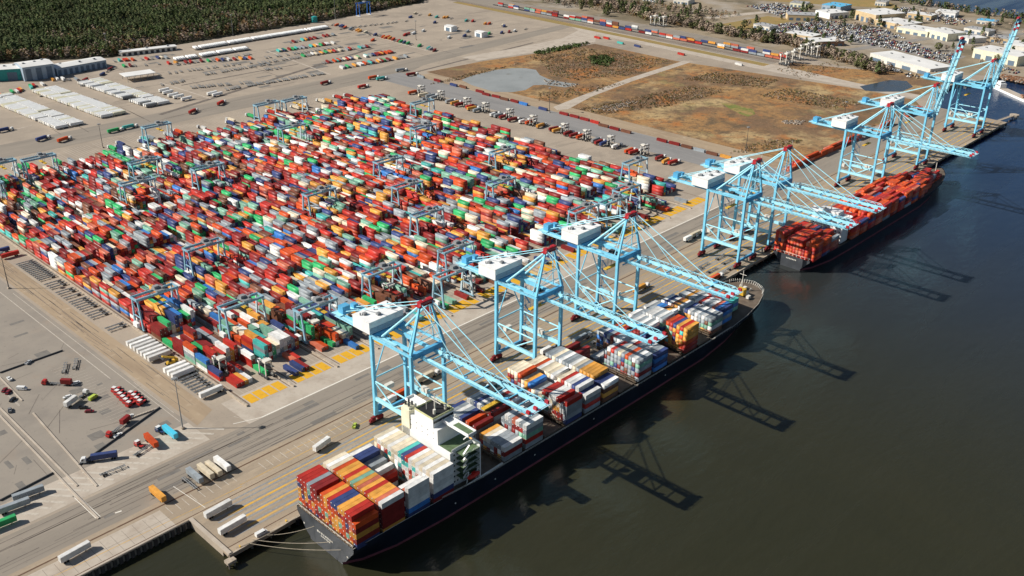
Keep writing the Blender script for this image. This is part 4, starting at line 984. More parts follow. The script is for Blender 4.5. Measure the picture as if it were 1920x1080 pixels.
def car(col, van=False, pick=False):
    def fn():
        t = root('van' if van else ('pickup_truck' if pick else 'car')); p = paint(col, VC[col]); L = 5.6 if van else 4.8
        b = MB()
        if van:
            b.prism([(-L / 2, -.95), (L / 2 - 1.1, -.95), (L / 2 - 1.1, .95), (-L / 2, .95)], .45, 2.2); b.prism([(L / 2 - 1.1, -.93), (L / 2, -.85), (L / 2, .85), (L / 2 - 1.1, .93)], .45, 1.25)
            b.beam((L / 2 - 1.3, 0, 2.1), (L / 2 - .35, 0, 1.25), 1.7, .15)
        else:
            b.prism([(-L / 2, -.8), (-L / 2 + .3, -.92), (L / 2 - .5, -.92), (L / 2, -.7), (L / 2, .7), (L / 2 - .5, .92), (-L / 2 + .3, .92), (-L / 2, .8)], .35, .95)
            x0, x1 = (-.3, 1.1) if pick else (-1.5, .9)
            vs = [(x0 - .3, -.82, .95), (x1 + .6, -.82, .95), (x1 + .6, .82, .95), (x0 - .3, .82, .95), (x0, -.68, 1.5), (x1, -.68, 1.5), (x1, .68, 1.5), (x0, .68, 1.5)]
            b.add(vs, [(4, 5, 6, 7), (0, 1, 5, 4), (1, 2, 6, 5), (2, 3, 7, 6), (3, 0, 4, 7)])
            if pick: b.box((-1.5, -.86, 1.15), (1.8, .1, .4)); b.box((-1.5, .86, 1.15), (1.8, .1, .4)); b.box((-2.35, 0, 1.15), (.1, 1.7, .4))
        b.build('body', p, t)
        b = MB()
        if van: b.box((L / 2 - 1.02, 0, 1.75), (.12, 1.6, .6)); b.box((L / 2 - 1.7, 0, 1.7), (.9, 1.94, .55))
        else:
            x0, x1 = (-.3, 1.1) if pick else (-1.5, .9)
            b.box(((x0 + x1) / 2, 0, 1.24), (x1 - x0 + .15, 1.6, .38)); b.beam((x1 + .52, 0, 1.03), (x1 + .1, 0, 1.45), 1.35, .06); b.beam((x0 - .24, 0, 1.03), (x0 - .02, 0, 1.45), 1.35, .06)
        b.build('window', GLASS, t)
        b = MB(); wheels(b, (-L / 2 + .95, L / 2 - .95), .95, .34, .24); b.build('wheel_set', BLACK, t)
        return t
    return fn
def tractor_parts(t, col, x0=0.0, road=True):
    p = paint(col, VC[col])
    b = MB(); b.box((x0 + 4.3, 0, 1.7), (2.2, 2.4, 2.2)); b.box((x0 + 4.2, 0, 2.95), (1.7, 2.2, .45)); b.box((x0 + 5.6, 0, 1.3), (.7, 2.2, 1.2))
    c = b.build('cab', p, t)
    b = MB(); b.box((x0 + 5.42, 0, 2.25), (.06, 2.1, .8)); b.box((x0 + 4.7, 0, 2.25), (.9, 2.44, .7)); b.build('window', GLASS, c)
    b = MB(); b.box((x0 + 2.6, 0, .95), (6.4, 1.0, .35)); b.box((x0 + 2.9, 0, 1.25), (.6, 2.0, .9)); b.build('chassis', DGREY, t)
    b = MB(); wheels(b, (x0 + .4, x0 + 1.6, x0 + 5.0), 1.22, .5, .5); b.build('wheel_set', BLACK, t)
def tractor(col):
    def fn():
        t = root('yard_tractor'); tractor_parts(t, col, -2.8)
        b = MB(); b.box((1.4, 0, 3.22), (1.9, 2.3, .12)); b.box((1.45, 0, 2.3), (2.3, 2.46, .12)); b.build('cab_roof', paint('white', VC['white']), t)
        b = MB(); b.box((-1.2, 0, 1.25), (2.6, 1.6, .25)); b.build('fifth_wheel_deck', paint(col, VC[col]), t); return t
    return fn
def chassis_parts(t, x0, L=12.4):
    b = MB()
    for s in (-1, 1): b.box((x0 + L / 2, s * .5, 1.2), (L, .22, .35))
    for k in range(5): b.box((x0 + .3 + k * (L - .6) / 4, 0, 1.2), (.25, 2.35, .22))
    b.box((x0 + L * .82, -.9, .75), (.2, .2, 1.1)); b.box((x0 + L * .82, .9, .75), (.2, .2, 1.1))
    b.build('frame', GREY, t)
    b = MB(); wheels(b, (x0 + 1.5, x0 + 2.8), 1.22, .5, .55); b.build('wheel_set', BLACK, t)
def chassis():
    t = root('container_chassis'); chassis_parts(t, -6.2); return t
def box_body(t, x0, L, H, col, z=1.35, name='box_body'):
    m = col if not isinstance(col, str) else CM_OBJ.get(col) or paint(col, VC[col])
    b = MB(); b.box((x0 + L / 2, 0, z + H / 2), (L, 2.4, H)); n = int(L / .9)
    for k in range(n + 1):
        for s in (-1, 1): b.box((x0 + .2 + k * (L - .4) / n, s * 1.215, z + H / 2), (.12, .05, H - .2))
    b.box((x0 + L / 2, 0, z + H + .02), (L - .3, 2.1, .06)); b.box((x0 - .02, .6, z + H / 2), (.05, 1.05, H - .3)); b.box((x0 - .02, -.6, z + H / 2), (.05, 1.05, H - .3))
    return b.build(name, m, t)
def trailer(col, L=13.6):
    def fn():
        t = root('box_trailer'); box_body(t, -L / 2, L, 2.75, col, 1.2)
        b = MB(); wheels(b, (-L / 2 + 1.6, -L / 2 + 2.9), 1.2, .5, .55); b.build('wheel_set', BLACK, t)
        b = MB(); b.box((L / 2 - 2.6, .85, .6), (.2, .2, 1.2)); b.box((L / 2 - 2.6, -.85, .6), (.2, .2, 1.2)); b.build('landing_leg', DGREY, t)
        return t
    return fn
def truck(cab, box, L=12.2):
    def fn():
        t = root('container_truck'); tractor_parts(t, cab, 4.0); chassis_parts(t, -7.4); box_body(t, -7.3, L, 2.65, box, 1.4, 'container')
        return t
    return fn
def far_trailer(col):
    def fn():
        b = MB(); L = 13.6; b.box((0, 0, 2.5), (L, 2.45, 2.7), m=col); b.box((0, 0, 3.88), (L - .5, 2.1, .06), m=col); b.box((-L / 2 + 2.3, 0, .6), (2.8, 2.3, 1.1), m=BLACK); b.box((L / 2 - 2.5, 0, .6), (.3, 1.9, 1.2), m=DGREY); b.box((-L / 2 - .03, 0, 2.5), (.05, 2.2, 2.4), m=OFFW)
        return b.build('parked_trailer')
    return fn
def straddle():
    t = root('straddle_carrier')
    for s in (-1, 1):
        for x in (-3.2, 3.2): b = MB(); b.beam((x, s * 2.1, 1.2), (x, s * 2.0, 10), .6, .55); b.build('leg', OFFW, t)
        b = MB(); b.box((0, s * 2.15, 1.4), (9.2, .7, 1.0)); b.build('side_frame', DGREY, t); b = MB(); b.box((0, s * 2.0, 10.2), (8.6, .6, .6)); b.build('top_rail', DGREY, t)
        b = MB(); [b.tube((x, s * 2.15 - .3, .8), (x, s * 2.15 + .3, .8), .8, n=10) for x in (-3.9, -1.5, 1.5, 3.9)]; b.build('wheel_set', BLACK, t)
    b = MB(); b.box((-2.2, 0, 10.9), (3.4, 4.6, 1.4)); b.box((1.4, 0, 10.4), (.6, 4.6, .6)); b.build('engine_deck', OFFW, t)
    b = MB(); b.box((3.9, 1.2, 9.3), (1.8, 1.7, 2.0)); cb = b.build('operator_cab', WHITE, t)
    b = MB(); b.box((4.83, 1.2, 9.2), (.06, 1.5, 1.2)); b.build('window', GLASS, cb)
    b = MB(); b.box((0, 0, 6.2), (11.5, 2.3, .5)); b.build('spreader', BLACK, t)
    return t
def reach_stacker():
    t = root('reach_stacker')
    b = MB(); b.box((-1, 0, 1.6), (6.5, 2.6, 1.5)); b.box((-3.4, 0, 2.6), (2, 2.6, 1)); b.build('body', YEL, t)
    b = MB(); b.beam((-3.2, 0, 3.4), (4.5, 0, 7.2), 1.0, 1.1); b.build('boom', YEL, t)
    b = MB(); b.box((.2, 0, 3.2), (1.6, 1.5, 1.6)); b.build('cab', GLASS, t)
    b = MB(); wheels(b, (-3.2, 2.0), 1.7, .85, .7); b.build('wheel_set', BLACK, t)
    b = MB(); b.box((5, 0, 6.6), (1.2, 6.2, .6)); b.build('spreader', DGREY, t)
    return t
def XY(p, z=.07): return (p[0], p[1], z)

# ---- parking lot in front
put = lambda key, fn, p, rz, label, cat, group=None, z=.07: place(key, fn, XY(p, z), rz, label, cat, group)
Hd = math.radians
put('truck_red2', truck('red', 'dark red', 6.0), (9.0, 191.5), Hd(130), 'red truck with a small dark red box parked in the middle of the lot', 'truck')
put('car_white', car('white'), (15.8, 186.3), Hd(175), 'white car parked beside the red truck in the lot', 'car')
put('van_white', car('white', van=True), (-7.6, 201.2), Hd(-50), 'white delivery van parked near the dark red cars', 'van')
put('pick_white', car('white', pick=True), (-8.3, 217.4), Hd(90), 'white pickup beside the kerb end near the grey guard rail', 'pickup')
put('car_dark red', car('dark red'), (-14.9, 207.0), Hd(45), 'dark red car beside a pale kerb, nearer the lot edge', 'car')
put('car_dark red', car('dark red'), (-14.3, 203.3), Hd(45), 'dark red car beside a pale kerb, next to the black car', 'car')
put('car_black', car('black'), (-15.7, 193.8), Hd(40), 'black car beside the short pale kerb', 'car')
put('pick_grey', car('grey', pick=True), (-21.0, 183.9), Hd(70), 'grey pickup standing alone in the truck lane', 'pickup')
put('car_white', car('white'), (6.4, 175.1), Hd(170), 'white car at the head of the white box truck', 'car')
put('truck_white', truck('white', 'white', 8.2), (7.5, 167.8), Hd(25), 'white box truck parked across the middle of the lot', 'truck')
put('van_lime', car('lime', van=True), (15.7, 164.1), Hd(20), 'lime yellow van parked beyond the white box truck', 'van')
put('pick_black', car('black', pick=True), (7.7, 158.4), Hd(-40), 'black pickup beside the dark red car, below the box truck', 'pickup')
put('car_dark red', car('dark red'), (8.3, 152.6), Hd(-40), 'dark red car beside the black pickup', 'car')
put('pick_silver', car('silver', pick=True), (6.9, 228.5), Hd(30), 'silver pickup by the guard rail at the lot top', 'pickup')
ttr = 'red yard tractors parked in two slanted rows'
for k in range(6):
    f_ = k / 5; p = ((28.5, 162.9)[0] * (1 - f_) + (27.1, 143.2)[0] * f_, (28.5, 162.9)[1] * (1 - f_) + (27.1, 143.2)[1] * f_)
    put('tractor_red', tractor('red'), p, Hd(200), 'red yard tractor, %s in the longer slanted row' % ORD[k], 'yard tractor', ttr)
for k in range(4):
    f_ = k / 3; p = ((32.8, 152.1)[0] * (1 - f_) + (32.1, 140.4)[0] * f_, (32.8, 152.1)[1] * (1 - f_) + (32.1, 140.4)[1] * f_)
    put('tractor_red', tractor('red'), p, Hd(200), 'red yard tractor, %s in the shorter slanted row' % ORD[k], 'yard tractor', ttr)
put('car_grey', car('grey'), (17.7, 132.8), Hd(25), 'grey car at the end of the row of wheel stops', 'car')
put('car_white', car('white'), (21.0, 132.3), Hd(25), 'white car beside the grey car by the wheel stops', 'car')
put('truck_red2', truck('red', 'dark red', 7.6), (12.7, 126.4), Hd(205), 'short red truck with a dark red box near the wheel stops', 'truck')
put('pick_white', car('white', pick=True), (8.5, 120.2), Hd(15), 'white pickup just below the short red truck', 'pickup')
put('trailer_orange', trailer('orange', 12.2), (17.1, 101.3), Hd(-48 - 90 + 45), 'bright orange container trailer beside the turquoise one', 'trailer')
put('tractor_red', tractor('red'), (11.7, 103.5), Hd(100), 'red yard tractor beside the bright orange trailer', 'yard tractor')
put('trailer_turquoise', trailer('turquoise', 12.2), (27.6, 101.5), Hd(-90), 'turquoise container trailer near the light mast', 'trailer')
put('tractor_navy', tractor('navy'), (25.4, 107.9), Hd(100), 'navy yard tractor hitched at the turquoise trailer head', 'yard tractor')
put('flat_teal', chassis, (11.4, 98.6), Hd(15), 'empty container chassis in front of the bright orange trailer', 'chassis')
put('truck_navy', truck('white', 'navy'), (-6.7, 106.1), Hd(150), 'truck with a white cab and navy container on the striped apron', 'truck')
put('flat_teal', chassis, (-7.5, 93.1), Hd(-5), 'empty dark chassis lying along the striped apron', 'chassis')
put('trailer_silver', trailer('grey'), (-43.7, 102.5), Hd(-8), 'silver grey trailer on the striped apron, nearer the guard rail', 'trailer')
put('trailer_silver', trailer('grey'), (-52.2, 97.8), Hd(-8), 'silver grey trailer on the striped apron, second from the guard rail', 'trailer')
put('trailer_green', trailer('green'), (-61.5, 89.3), Hd(-5), 'dark green trailer at the edge of the striped apron', 'trailer')
put('flat_teal', chassis, (18.7, 206.8), Hd(60), 'empty chassis in the lot above the red truck, upper one', 'chassis')
put('flat_teal', chassis, (24.9, 206.7), Hd(60), 'empty chassis in the lot above the red truck, lower one', 'chassis')
for k in range(9):
    u = (21.5, 131.0); v_ = (34.3, 129.8); f_ = k / 8
    b = MB(); b.box((0, 0, .4), (1.2, .9, .8)); o = b.build('wheel_stop', PALE); o.location = (u[0] + (v_[0] - u[0]) * f_, u[1] + (v_[1] - u[1]) * f_, .06)
    tag(o, 'pale concrete block in the line beside the parked cars', 'block', 'concrete blocks in a line')
# ---- quay vehicles
put('bus_white', trailer('white', 11.0), (75.7, 36.7), Hd(12), 'long white bus standing on the quay beside the ship stern', 'bus')
wg = 'white trailers parked side by side on the quay'
for k, (p, c) in enumerate(zip(((17.4, 59.2), (22.9, 58.4), (26.7, 57.5), (31.7, 58.0)), ('grey', 'cream', 'cream', 'white'))):
    put('qtrailer_' + c, trailer(c, 12.4), p, Hd(-90), '%s box trailer, %s of four parked side by side on the quay' % (c, ORD[k]), 'trailer', wg)
put('flat_teal', chassis, (13.4, 57.3), Hd(-90), 'empty chassis beside the four trailers on the quay', 'chassis')
put('trailer_yellow', trailer('yellow', 12.2), (-2.0, 58.7), Hd(-90), 'yellow container trailer standing alone on the quay', 'trailer')
put('trailer_white', trailer('white'), (11.9, 28.9), Hd(3), 'white trailer on the pier, nearer the seawall corner', 'trailer')
put('trailer_white', trailer('white'), (10.4, 14.4), Hd(3), 'white trailer on the pier, nearer the water', 'trailer')
put('trailer_white', trailer('white'), (-46.4, 47.3), Hd(5), 'white trailer standing alone along the seawall', 'trailer')
put('van_white', car('white', van=True), (17.1, 1.9), Hd(0), 'small white van parked at the pier edge behind the stern', 'van')
put('pick_lime', car('lime', pick=True), (99.2, 40.2), Hd(40), 'lime pickup on the quay lanes beside the near crane', 'pickup')
for k, (p, c) in enumerate((((130.1, 44.4), 'white'), ((137.0, 45.2), 'orange'), ((157.6, 48.7), 'cream'), ((212.4, 11.8), 'red'), ((231.0, 19.9), 'white'), ((254.8, 14.7), 'grey'), ((437.9, 58.8), 'white'), ((447.7, 59.5), 'cream'), ((388.7, 4.5), 'orange'), ((338.4, 32.1), 'yellow'))):
    put('truck_' + c, truck('white', c), p, Hd(0), '%s container truck waiting on the quay, %s from the near end' % (c, ORD[k]), 'truck', 'container trucks on the quay')
for k, p in enumerate(((403.9, 23.9), (400.9, 15.1), (400.6, 6.4), (421.5, 15.6), (424.8, 23.2), (415.2, 7.2), (393.8, 22.2), (261.8, 7.6), (274.6, 9.4))):
    put('flat_teal', chassis, p, Hd(0), 'empty dark chassis parked on the quay between cranes, %s one' % ORD[k], 'chassis', 'empty chassis on the quay')
# ---- row of trailers and chassis beside the nearest block
ys = [205 - 4.4 * k for k in range(7)] + [160, 155.6, 151.2]
for k, y in enumerate(ys):
    put('trailer_white', trailer('white'), (62.6, y), Hd(180), 'white trailer, %s in the row beside the container stacks' % ORD[k], 'trailer', 'white trailers beside the stacks')
put('reach', reach_stacker, (64, 168), Hd(180), 'yellow reach stacker between two groups of white trailers', 'reach stacker')
put('trailer_white', trailer('white'), (63, 121.5), Hd(180), 'white trailer at the quay end of the chassis row', 'trailer')
n_ = 0
for y in [146.5 - 3.6 * k for k in range(6)] + [232, 236] + [256 + 3.9 * k for k in range(3)] + [272 + 3.9 * k for k in range(5)] + [296, 304, 308, 318, 322, 326] + [336 + 3.4 * k for k in range(12)]:
    put('flat_teal', chassis, (62.8, y), Hd(180), 'empty dark chassis, %s from the quay in the row beside the stacks' % ORD[n_], 'chassis', 'empty chassis beside the stacks'); n_ += 1
put('trailer_red', trailer('red', 12.2), (60, 392), Hd(180), 'red container trailer at the far end of the chassis row', 'trailer')
put('trailer_navy', trailer('navy', 12.2), (58, 404), Hd(180), 'navy container trailer beyond the chassis row', 'trailer')
# ---- straddle carriers at the block ends
for k, p in enumerate(((79.4, 138.4), (95.9, 117.3), (143.7, 137.1), (209.8, 144.4), (256.1, 115.2))):
    put('straddle', straddle, p, Hd(90), 'white and black straddle carrier before the stacks, %s from the trailer row' % ORD[k], 'straddle carrier', 'straddle carriers at the block ends')
# loose containers on the transfer lanes
n_ = 0
for i in range(1, 15):
    for r_ in range(8):
        if rnd.random() < .28:
            c = rnd.choice(YC); x = 73.5 + 30.4 * i + 1.6 + 2.64 * r_
            put_container(c, (x, 111.5 + rnd.uniform(-1, 1.5), .08), R(90), '%s container on the ground by the yellow pads, %s row, %s block' % (c, ORD[r_], ORD[i]), 'yard container', 'yard_container', 'containers set down by the yellow pads')
# ---- trucks at the landside of the blocks and along the grey road
tc = ['red', 'orange', 'white', 'navy', 'yellow', 'green', 'grey', 'dark red', 'cream', 'teal']
n_ = 0
for i in range(15):
    for k in range(3):
        if rnd.random() < .75:
            c = rnd.choice(tc); put('truck_' + c, truck('white', c), (78 + 30.4 * i + 6.1 * k, 583 + rnd.uniform(-4, 8)), Hd(90), '%s container truck backed to the far end of the %s block, %s lane' % (c, ORD[i], ORD[k]), 'truck', 'container trucks at the far block ends')
y = 175; n_ = 0; tc2 = ['red', 'orange', 'white', 'navy', 'yellow', 'grey', 'dark red', 'cream']
while y < 560:
    c = rnd.choice(tc2)
    if rnd.random() < .82:
        if n_ % 4 == 3: put('straddle', straddle, (583 + rnd.uniform(-2, 2), y), Hd(rnd.uniform(-8, 8)), 'straddle carrier beside the grey road, %s vehicle from the quay' % ORD[n_], 'straddle carrier', 'vehicles lined up beside the grey road')
        else: put('truck_' + c, truck('white', c), (583 + rnd.uniform(-3, 3), y), Hd(rnd.uniform(-8, 8)), '%s truck in the line beside the grey road, %s vehicle from the quay' % (c, ORD[n_]), 'truck', 'vehicles lined up beside the grey road')
        n_ += 1
    y += rnd.uniform(5.2, 10.5)
n_ = 0
for y in np.arange(120, 612, 15.0):
    if rnd.random() < .7:
        c = rnd.choice(['dark red', 'dark red', 'red', 'blue', 'brown', 'navy', 'grey', 'dark red', 'brown', 'yellow']); x = 634 + 4 * (y > 300) + rnd.uniform(-1, 1) + (4 if y > 480 else 0)
        o = put_container(c, (x, float(y), .09), R(90 + rnd.uniform(-3, 3)), '%s container along the field edge of the grey road, %s from the quay' % (c, ORD[n_]), 'roadside container', 'roadside_container', 'containers along the field edge'); n_ += 1
# ---- orange containers along the back of the quay
n_ = 0
for k in range(25):
    x = 646 + 12.6 * k
    if 812 < x < 845 or 872 < x < 900 or x > 945: continue
    for q in range(2):
        for t in range(2 if rnd.random() < .6 else 1):
            c = rnd.choice(['orange', 'orange', 'orange', 'red', 'salmon'])
            put_container(c, (x, 87 + 2.7 * q, .09 + CH * t), 0, '%s container in the row behind the quay, %s from the stacks, %s line, %s tier' % (c, ORD[k], ('water', 'field')[q], ('lower', 'upper')[t]), 'quay container', 'quay_container', 'orange containers in a row behind the quay')
# ---- rear lot: blocks of white trailers
FT = {'white': WHITE, 'cream': CREAM, 'silver': GREY}
ftr = {}
def fput(c, p, rz, label):
    if c not in ftr: ftr[c] = far_trailer(FT[c])(); o = ftr[c]
    else:
        o = ftr[c].copy(); COL.objects.link(o)
    o.location = (p[0], p[1], .06); o.rotation_euler = (0, 0, rz); return tag(o, label, 'parked trailer', 'white trailers parked on the rear lot')
for bi, (xa, xb, y0, y1) in enumerate(((227, 242, 690, 868), (279, 293.5, 698, 862), (334, 349, 705, 866))):
    for ci, x in enumerate((xa, xb)):
        for k in range(int((y1 - y0) / 4.2)):
            if bi == 2 and ci == 0 and 8 < k < 12: continue
            if rnd.random() < .06: continue
            fput('white' if rnd.random() < .8 else ('silver' if bi == 2 and ci == 0 else 'cream'), (x + rnd.uniform(-.4, .4) + (y0 + 4.2 * k - 690) * -.04, y0 + 4.2 * k), rnd.choice((0, R(180))), 'white trailer, %s line of %s block on the rear lot, %s from the stacks' % (ORD[ci], ORD[bi], ORD[k]))
for k, (u) in enumerate(((377.1, 757.1), (375.3, 745.0), (373.5, 729.5), (374.3, 718.6), (375.9, 703.6), (409.4, 704.8), (411.2, 696.2))):
    fput('white', u, R(8), 'white trailer in the loose group beyond the canopy, %s one' % ORD[k])
FARROWS = [((524.6, 944.2), (751.7, 946.4), 80), ((469.8, 897.9), (575.9, 895.1), 38)]
# chassis and trucks in rows on the rear lot
def row(pa, pb, n, fn_key, lab, jit=1.5, rz=75, prob=.85):
    for k in range(n):
        if rnd.random() > prob: continue
        f_ = k / max(1, n - 1); p = (pa[0] + (pb[0] - pa[0]) * f_ + rnd.uniform(-jit, jit), pa[1] + (pb[1] - pa[1]) * f_ + rnd.uniform(-jit, jit))
        c = rnd.choice(tc) if fn_key == 'mix' else None
        if c and rnd.random() < .7: put_container(c, (p[0], p[1], .08), R(rz + rnd.uniform(-4, 4)), '%s container on the rear lot, %s in %s' % (c, ORD[k], lab), 'lot container', 'lot_container', 'containers on the rear lot')
        else: put('flat_teal', chassis, p, R(rz + rnd.uniform(-5, 5)), 'dark empty chassis on the rear lot, %s in %s' % (ORD[k], lab), 'chassis', 'empty chassis on the rear lot')
row((404.2, 913.0), (548.1, 840.8), 24, 'mix', 'the row behind the canopy')
row((548.6, 831.2), (682.8, 818.0), 26, 'ch', 'the grey row beyond the long trailers')
row((415.8, 839.8), (533.9, 818.5), 24, 'ch', 'the row beyond the canopy')
row((457.1, 874.9), (562.9, 863.9), 20, 'ch', 'the row below the cream trailers')
row((456.4, 800.6), (548.0, 796.2), 22, 'ch', 'the middle row of the open lot')
row((409.5, 750.7), (474.1, 725.1), 20, 'ch', 'the row near the rear road')
row((434.8, 715.3), (565.7, 703.0), 40, 'ch', 'the dark row along the rear road')
row((522.8, 769.1), (552.4, 765.9), 7, 'ch', 'the dark cluster', 3)
row((599.0, 853.4), (688.1, 843.9), 30, 'mix', 'the row by the long trailers')
row((606.0, 803.8), (710.2, 791.8), 32, 'mix', 'the second coloured row')
row((601.4, 749.2), (712.3, 740.1), 34, 'mix', 'the third coloured row')
row((601.0, 710.6), (706.6, 702.7), 34, 'mix', 'the fourth coloured row')
row((776.9, 959.4), (762.0, 707.3), 34, 'mix', 'the slanted row across the lot', 2, 30)
row((934.2, 957.1), (971.2, 726.7), 22, 'mix', 'the row beside the grass strip', 6, 30, .7)
row((911.1, 944.0), (892.5, 771.5), 10, 'mix', 'the row by the white sheds', 4, 30, .7)
row((270.0, 833.7), (390.9, 956.0), 8, 'ch', 'the group before the grey workshop', 4, 20, .8)
row((235.3, 867.4), (286.5, 888.3), 12, 'mix', 'the group before the teal hall', 3, 80, .9)
row((304.5, 908.3), (341.5, 872.5), 10, 'mix', 'the line before the workshop doors', 3, 80, .7)
row((535.4, 808.3), (598.4, 801.8), 14, 'ch', 'the short row beside the coloured rows')
row((648.1, 892.5), (726.2, 894.7), 16, 'mix', 'the row closest to the long trailers')
row((388.7, 789.1), (420.2, 788.6), 8, 'ch', 'the short row by the loose trailers', 2)
row((763.2, 923.6), (879.5, 907.2), 14, 'ch', 'the row near the gantry', 3, 30)
row((746.9, 825.2), (850.5, 823.1), 14, 'mix', 'the scattered row on the open lot', 7, 30, .6)
row((834.9, 757.9), (940.3, 726.2), 16, 'mix', 'the scattered row by the second shed', 6, 30, .7)
row((410.3, 950.7), (479.6, 915.7), 14, 'mix', 'the row under the long shed', 2, 78)
row((320.5, 855.3), (391.6, 912.4), 9, 'mix', 'the group between workshop and canopy', 5, 40, .7)
for p, c, r_, lab in (((259.1, 639.8), 'green', 5, 'green container truck driving on the rear road'), ((276.2, 641.8), 'teal', 5, 'teal container truck on the rear road behind the green one'), ((195.9, 663.1), 'navy', 20, 'navy container truck on the rear road by the lamp'), ((209.3, 644.9), 'orange', 20, 'orange container truck on the rear road beside the navy one'),
                      ((394.1, 659.8), 'red', 30, 'red container truck crossing the rear lot aisle'), ((353.3, 649.7), 'red', 30, 'red container truck on the rear road near the light mast'), ((534.5, 655.2), 'dark red', 10, 'dark red container truck before the stacks'), ((555.5, 608.9), 'red', 5, 'red container truck before the far stacks'),
                      ((645.1, 642.9), 'grey', -10, 'grey container truck on the rear road corner'), ((639.5, 615.6), 'dark red', -10, 'dark red container truck at the head of the grey road'), ((180.6, 719.6), 'navy', 5, 'navy container truck beside the white trailers'), ((593.8, 636.0), 'orange', 0, 'orange container truck at the grey road corner'), ((597.4, 624.7), 'teal', 0, 'teal container truck beside the corner truck')):
    put('truck_' + c, truck('white', c), p, R(r_), lab, 'truck')

# ------------------------------------------------------------------ rail yard
n_ = 0
for ri, x0 in enumerate((1064, 1080)):
    for k in range(44):
        y = 338 + 13.4 * k
        if rnd.random() < .3: continue
        for t in range(2 if rnd.random() < .5 else 1):
            c = rnd.choice(['red', 'dark red', 'brown', 'white', 'navy', 'dark red', 'grey', 'yellow', 'pale green', 'navy', 'salmon', 'grey'])
            put_container(c, (x0 + (y - 338) * .055, y, 1.2 + CH * t), R(86.8), '%s container on the %s rail line, %s wagon from the marsh, %s tier' % (c, ('nearer', 'farther')[ri], ORD[k], ('lower', 'upper')[t]), 'rail container', 'rail_container', 'containers on the railway wagons')
wm = MB(); wm.box((0, 0, .95), (13, 2.6, .3)); [wm.box((x, 0, .5), (2.2, 2.2, .6)) for x in (-4.5, 4.5)]
wme = wm.mesh('flat_wagon', DGREY)
for ri, x0 in enumerate((1064, 1080)):
    for k in range(44):
        o = bpy.data.objects.new('flat_wagon', wme); COL.objects.link(o); y = 338 + 13.4 * k; o.location = (x0 + (y - 338) * .055, y, .1); o.rotation_euler = (0, 0, R(86.8))
        tag(o, 'flat railway wagon under containers on the line beyond the field', 'wagon', 'flat wagons of the container trains')
for k, p in enumerate(((1039.7, 314.1), (1057.9, 314.6), (1083.6, 317.4), (1115.5, 324.8), (1136.3, 324.3), (1113.6, 307.5), (1145.0, 605.7), (1147.5, 590.7))):
    put('straddle_big', straddle, p, R(80), 'pale straddle carrier at the rail yard, %s from the marsh' % ORD[k], 'straddle carrier', 'straddle carriers at the rail yard')
    protos['straddle_big'][0].scale = (1.35, 1.35, 1.35)
for o in list(COL.objects):
    if o.parent is None and o.get('group') == 'straddle carriers at the rail yard': o.scale = (1.45, 1.45, 1.45)
# vehicles on the light dirt road
for k, (p, c) in enumerate((((997.6, 603.2), 'red'), ((1004.4, 591.2), 'red'), ((991.4, 554.8), 'teal'), ((991.2, 523.5), 'navy'), ((992.0, 447.9), 'red'), ((995.1, 357.0), 'white'))):
    put_container(c, XY(p, .12), R(80), '%s container on the pale dirt road beyond the field, %s from the rear lot' % (c, ORD[k]), 'roadside container', 'roadside_container', 'containers on the dirt road')
# ------------------------------------------------------------------ light masts
def mast(label, p, h):
    t = thing('light_mast', label, 'light mast', XY(p, .03), 0, 'tall light masts of the terminal')
    b = MB(); b.tube((0, 0, 0), (0, 0, h), .34, .16, n=8); b.build('pole', DGREY if h < 29 else GREY, t)
    b = MB(); b.tube((0, 0, h - .5), (0, 0, h), 1.1, 1.1, n=10); [b.box((1.3 * math.cos(a), 1.3 * math.sin(a), h - .5), (.8, .8, .5), a) for a in (0, 1.05, 2.1, 3.14, 4.2, 5.2)]; b.build('lamp_head', GREY, t)
    b = MB(); b.box((0, 0, .5), (1.6, 1.6, 1.0)); b.build('base', CONCW, t)
for p, h, lab in (((35.2, 102.7), 31, 'beside the turquoise trailer'), ((38.5, 339.4), 27, 'beside the trailer row and the lot lines'), ((226.9, 597.9), 24, 'at the corner of the stacks near the rear road'), ((419.2, 987.6), 30, 'at the end of the workshop before the forest'), ((617.9, 997.5), 30, 'behind the long row of white trailers'), ((806.2, 995.7), 32, 'near the teal tank at the forest edge'),
                  ((792.5, 781.8), 28, 'on the open rear lot near the white sheds'), ((634.4, 377.7), 28, 'at the field edge by the dirt path'), ((663.0, 145.6), 26, 'at the field corner behind the cranes'), ((822.2, 122.5), 26, 'behind the orange containers at the field'), ((245.6, 131.7), 28, 'between the second crane and the stacks')):
    mast('tall slim light mast ' + lab, p, h)
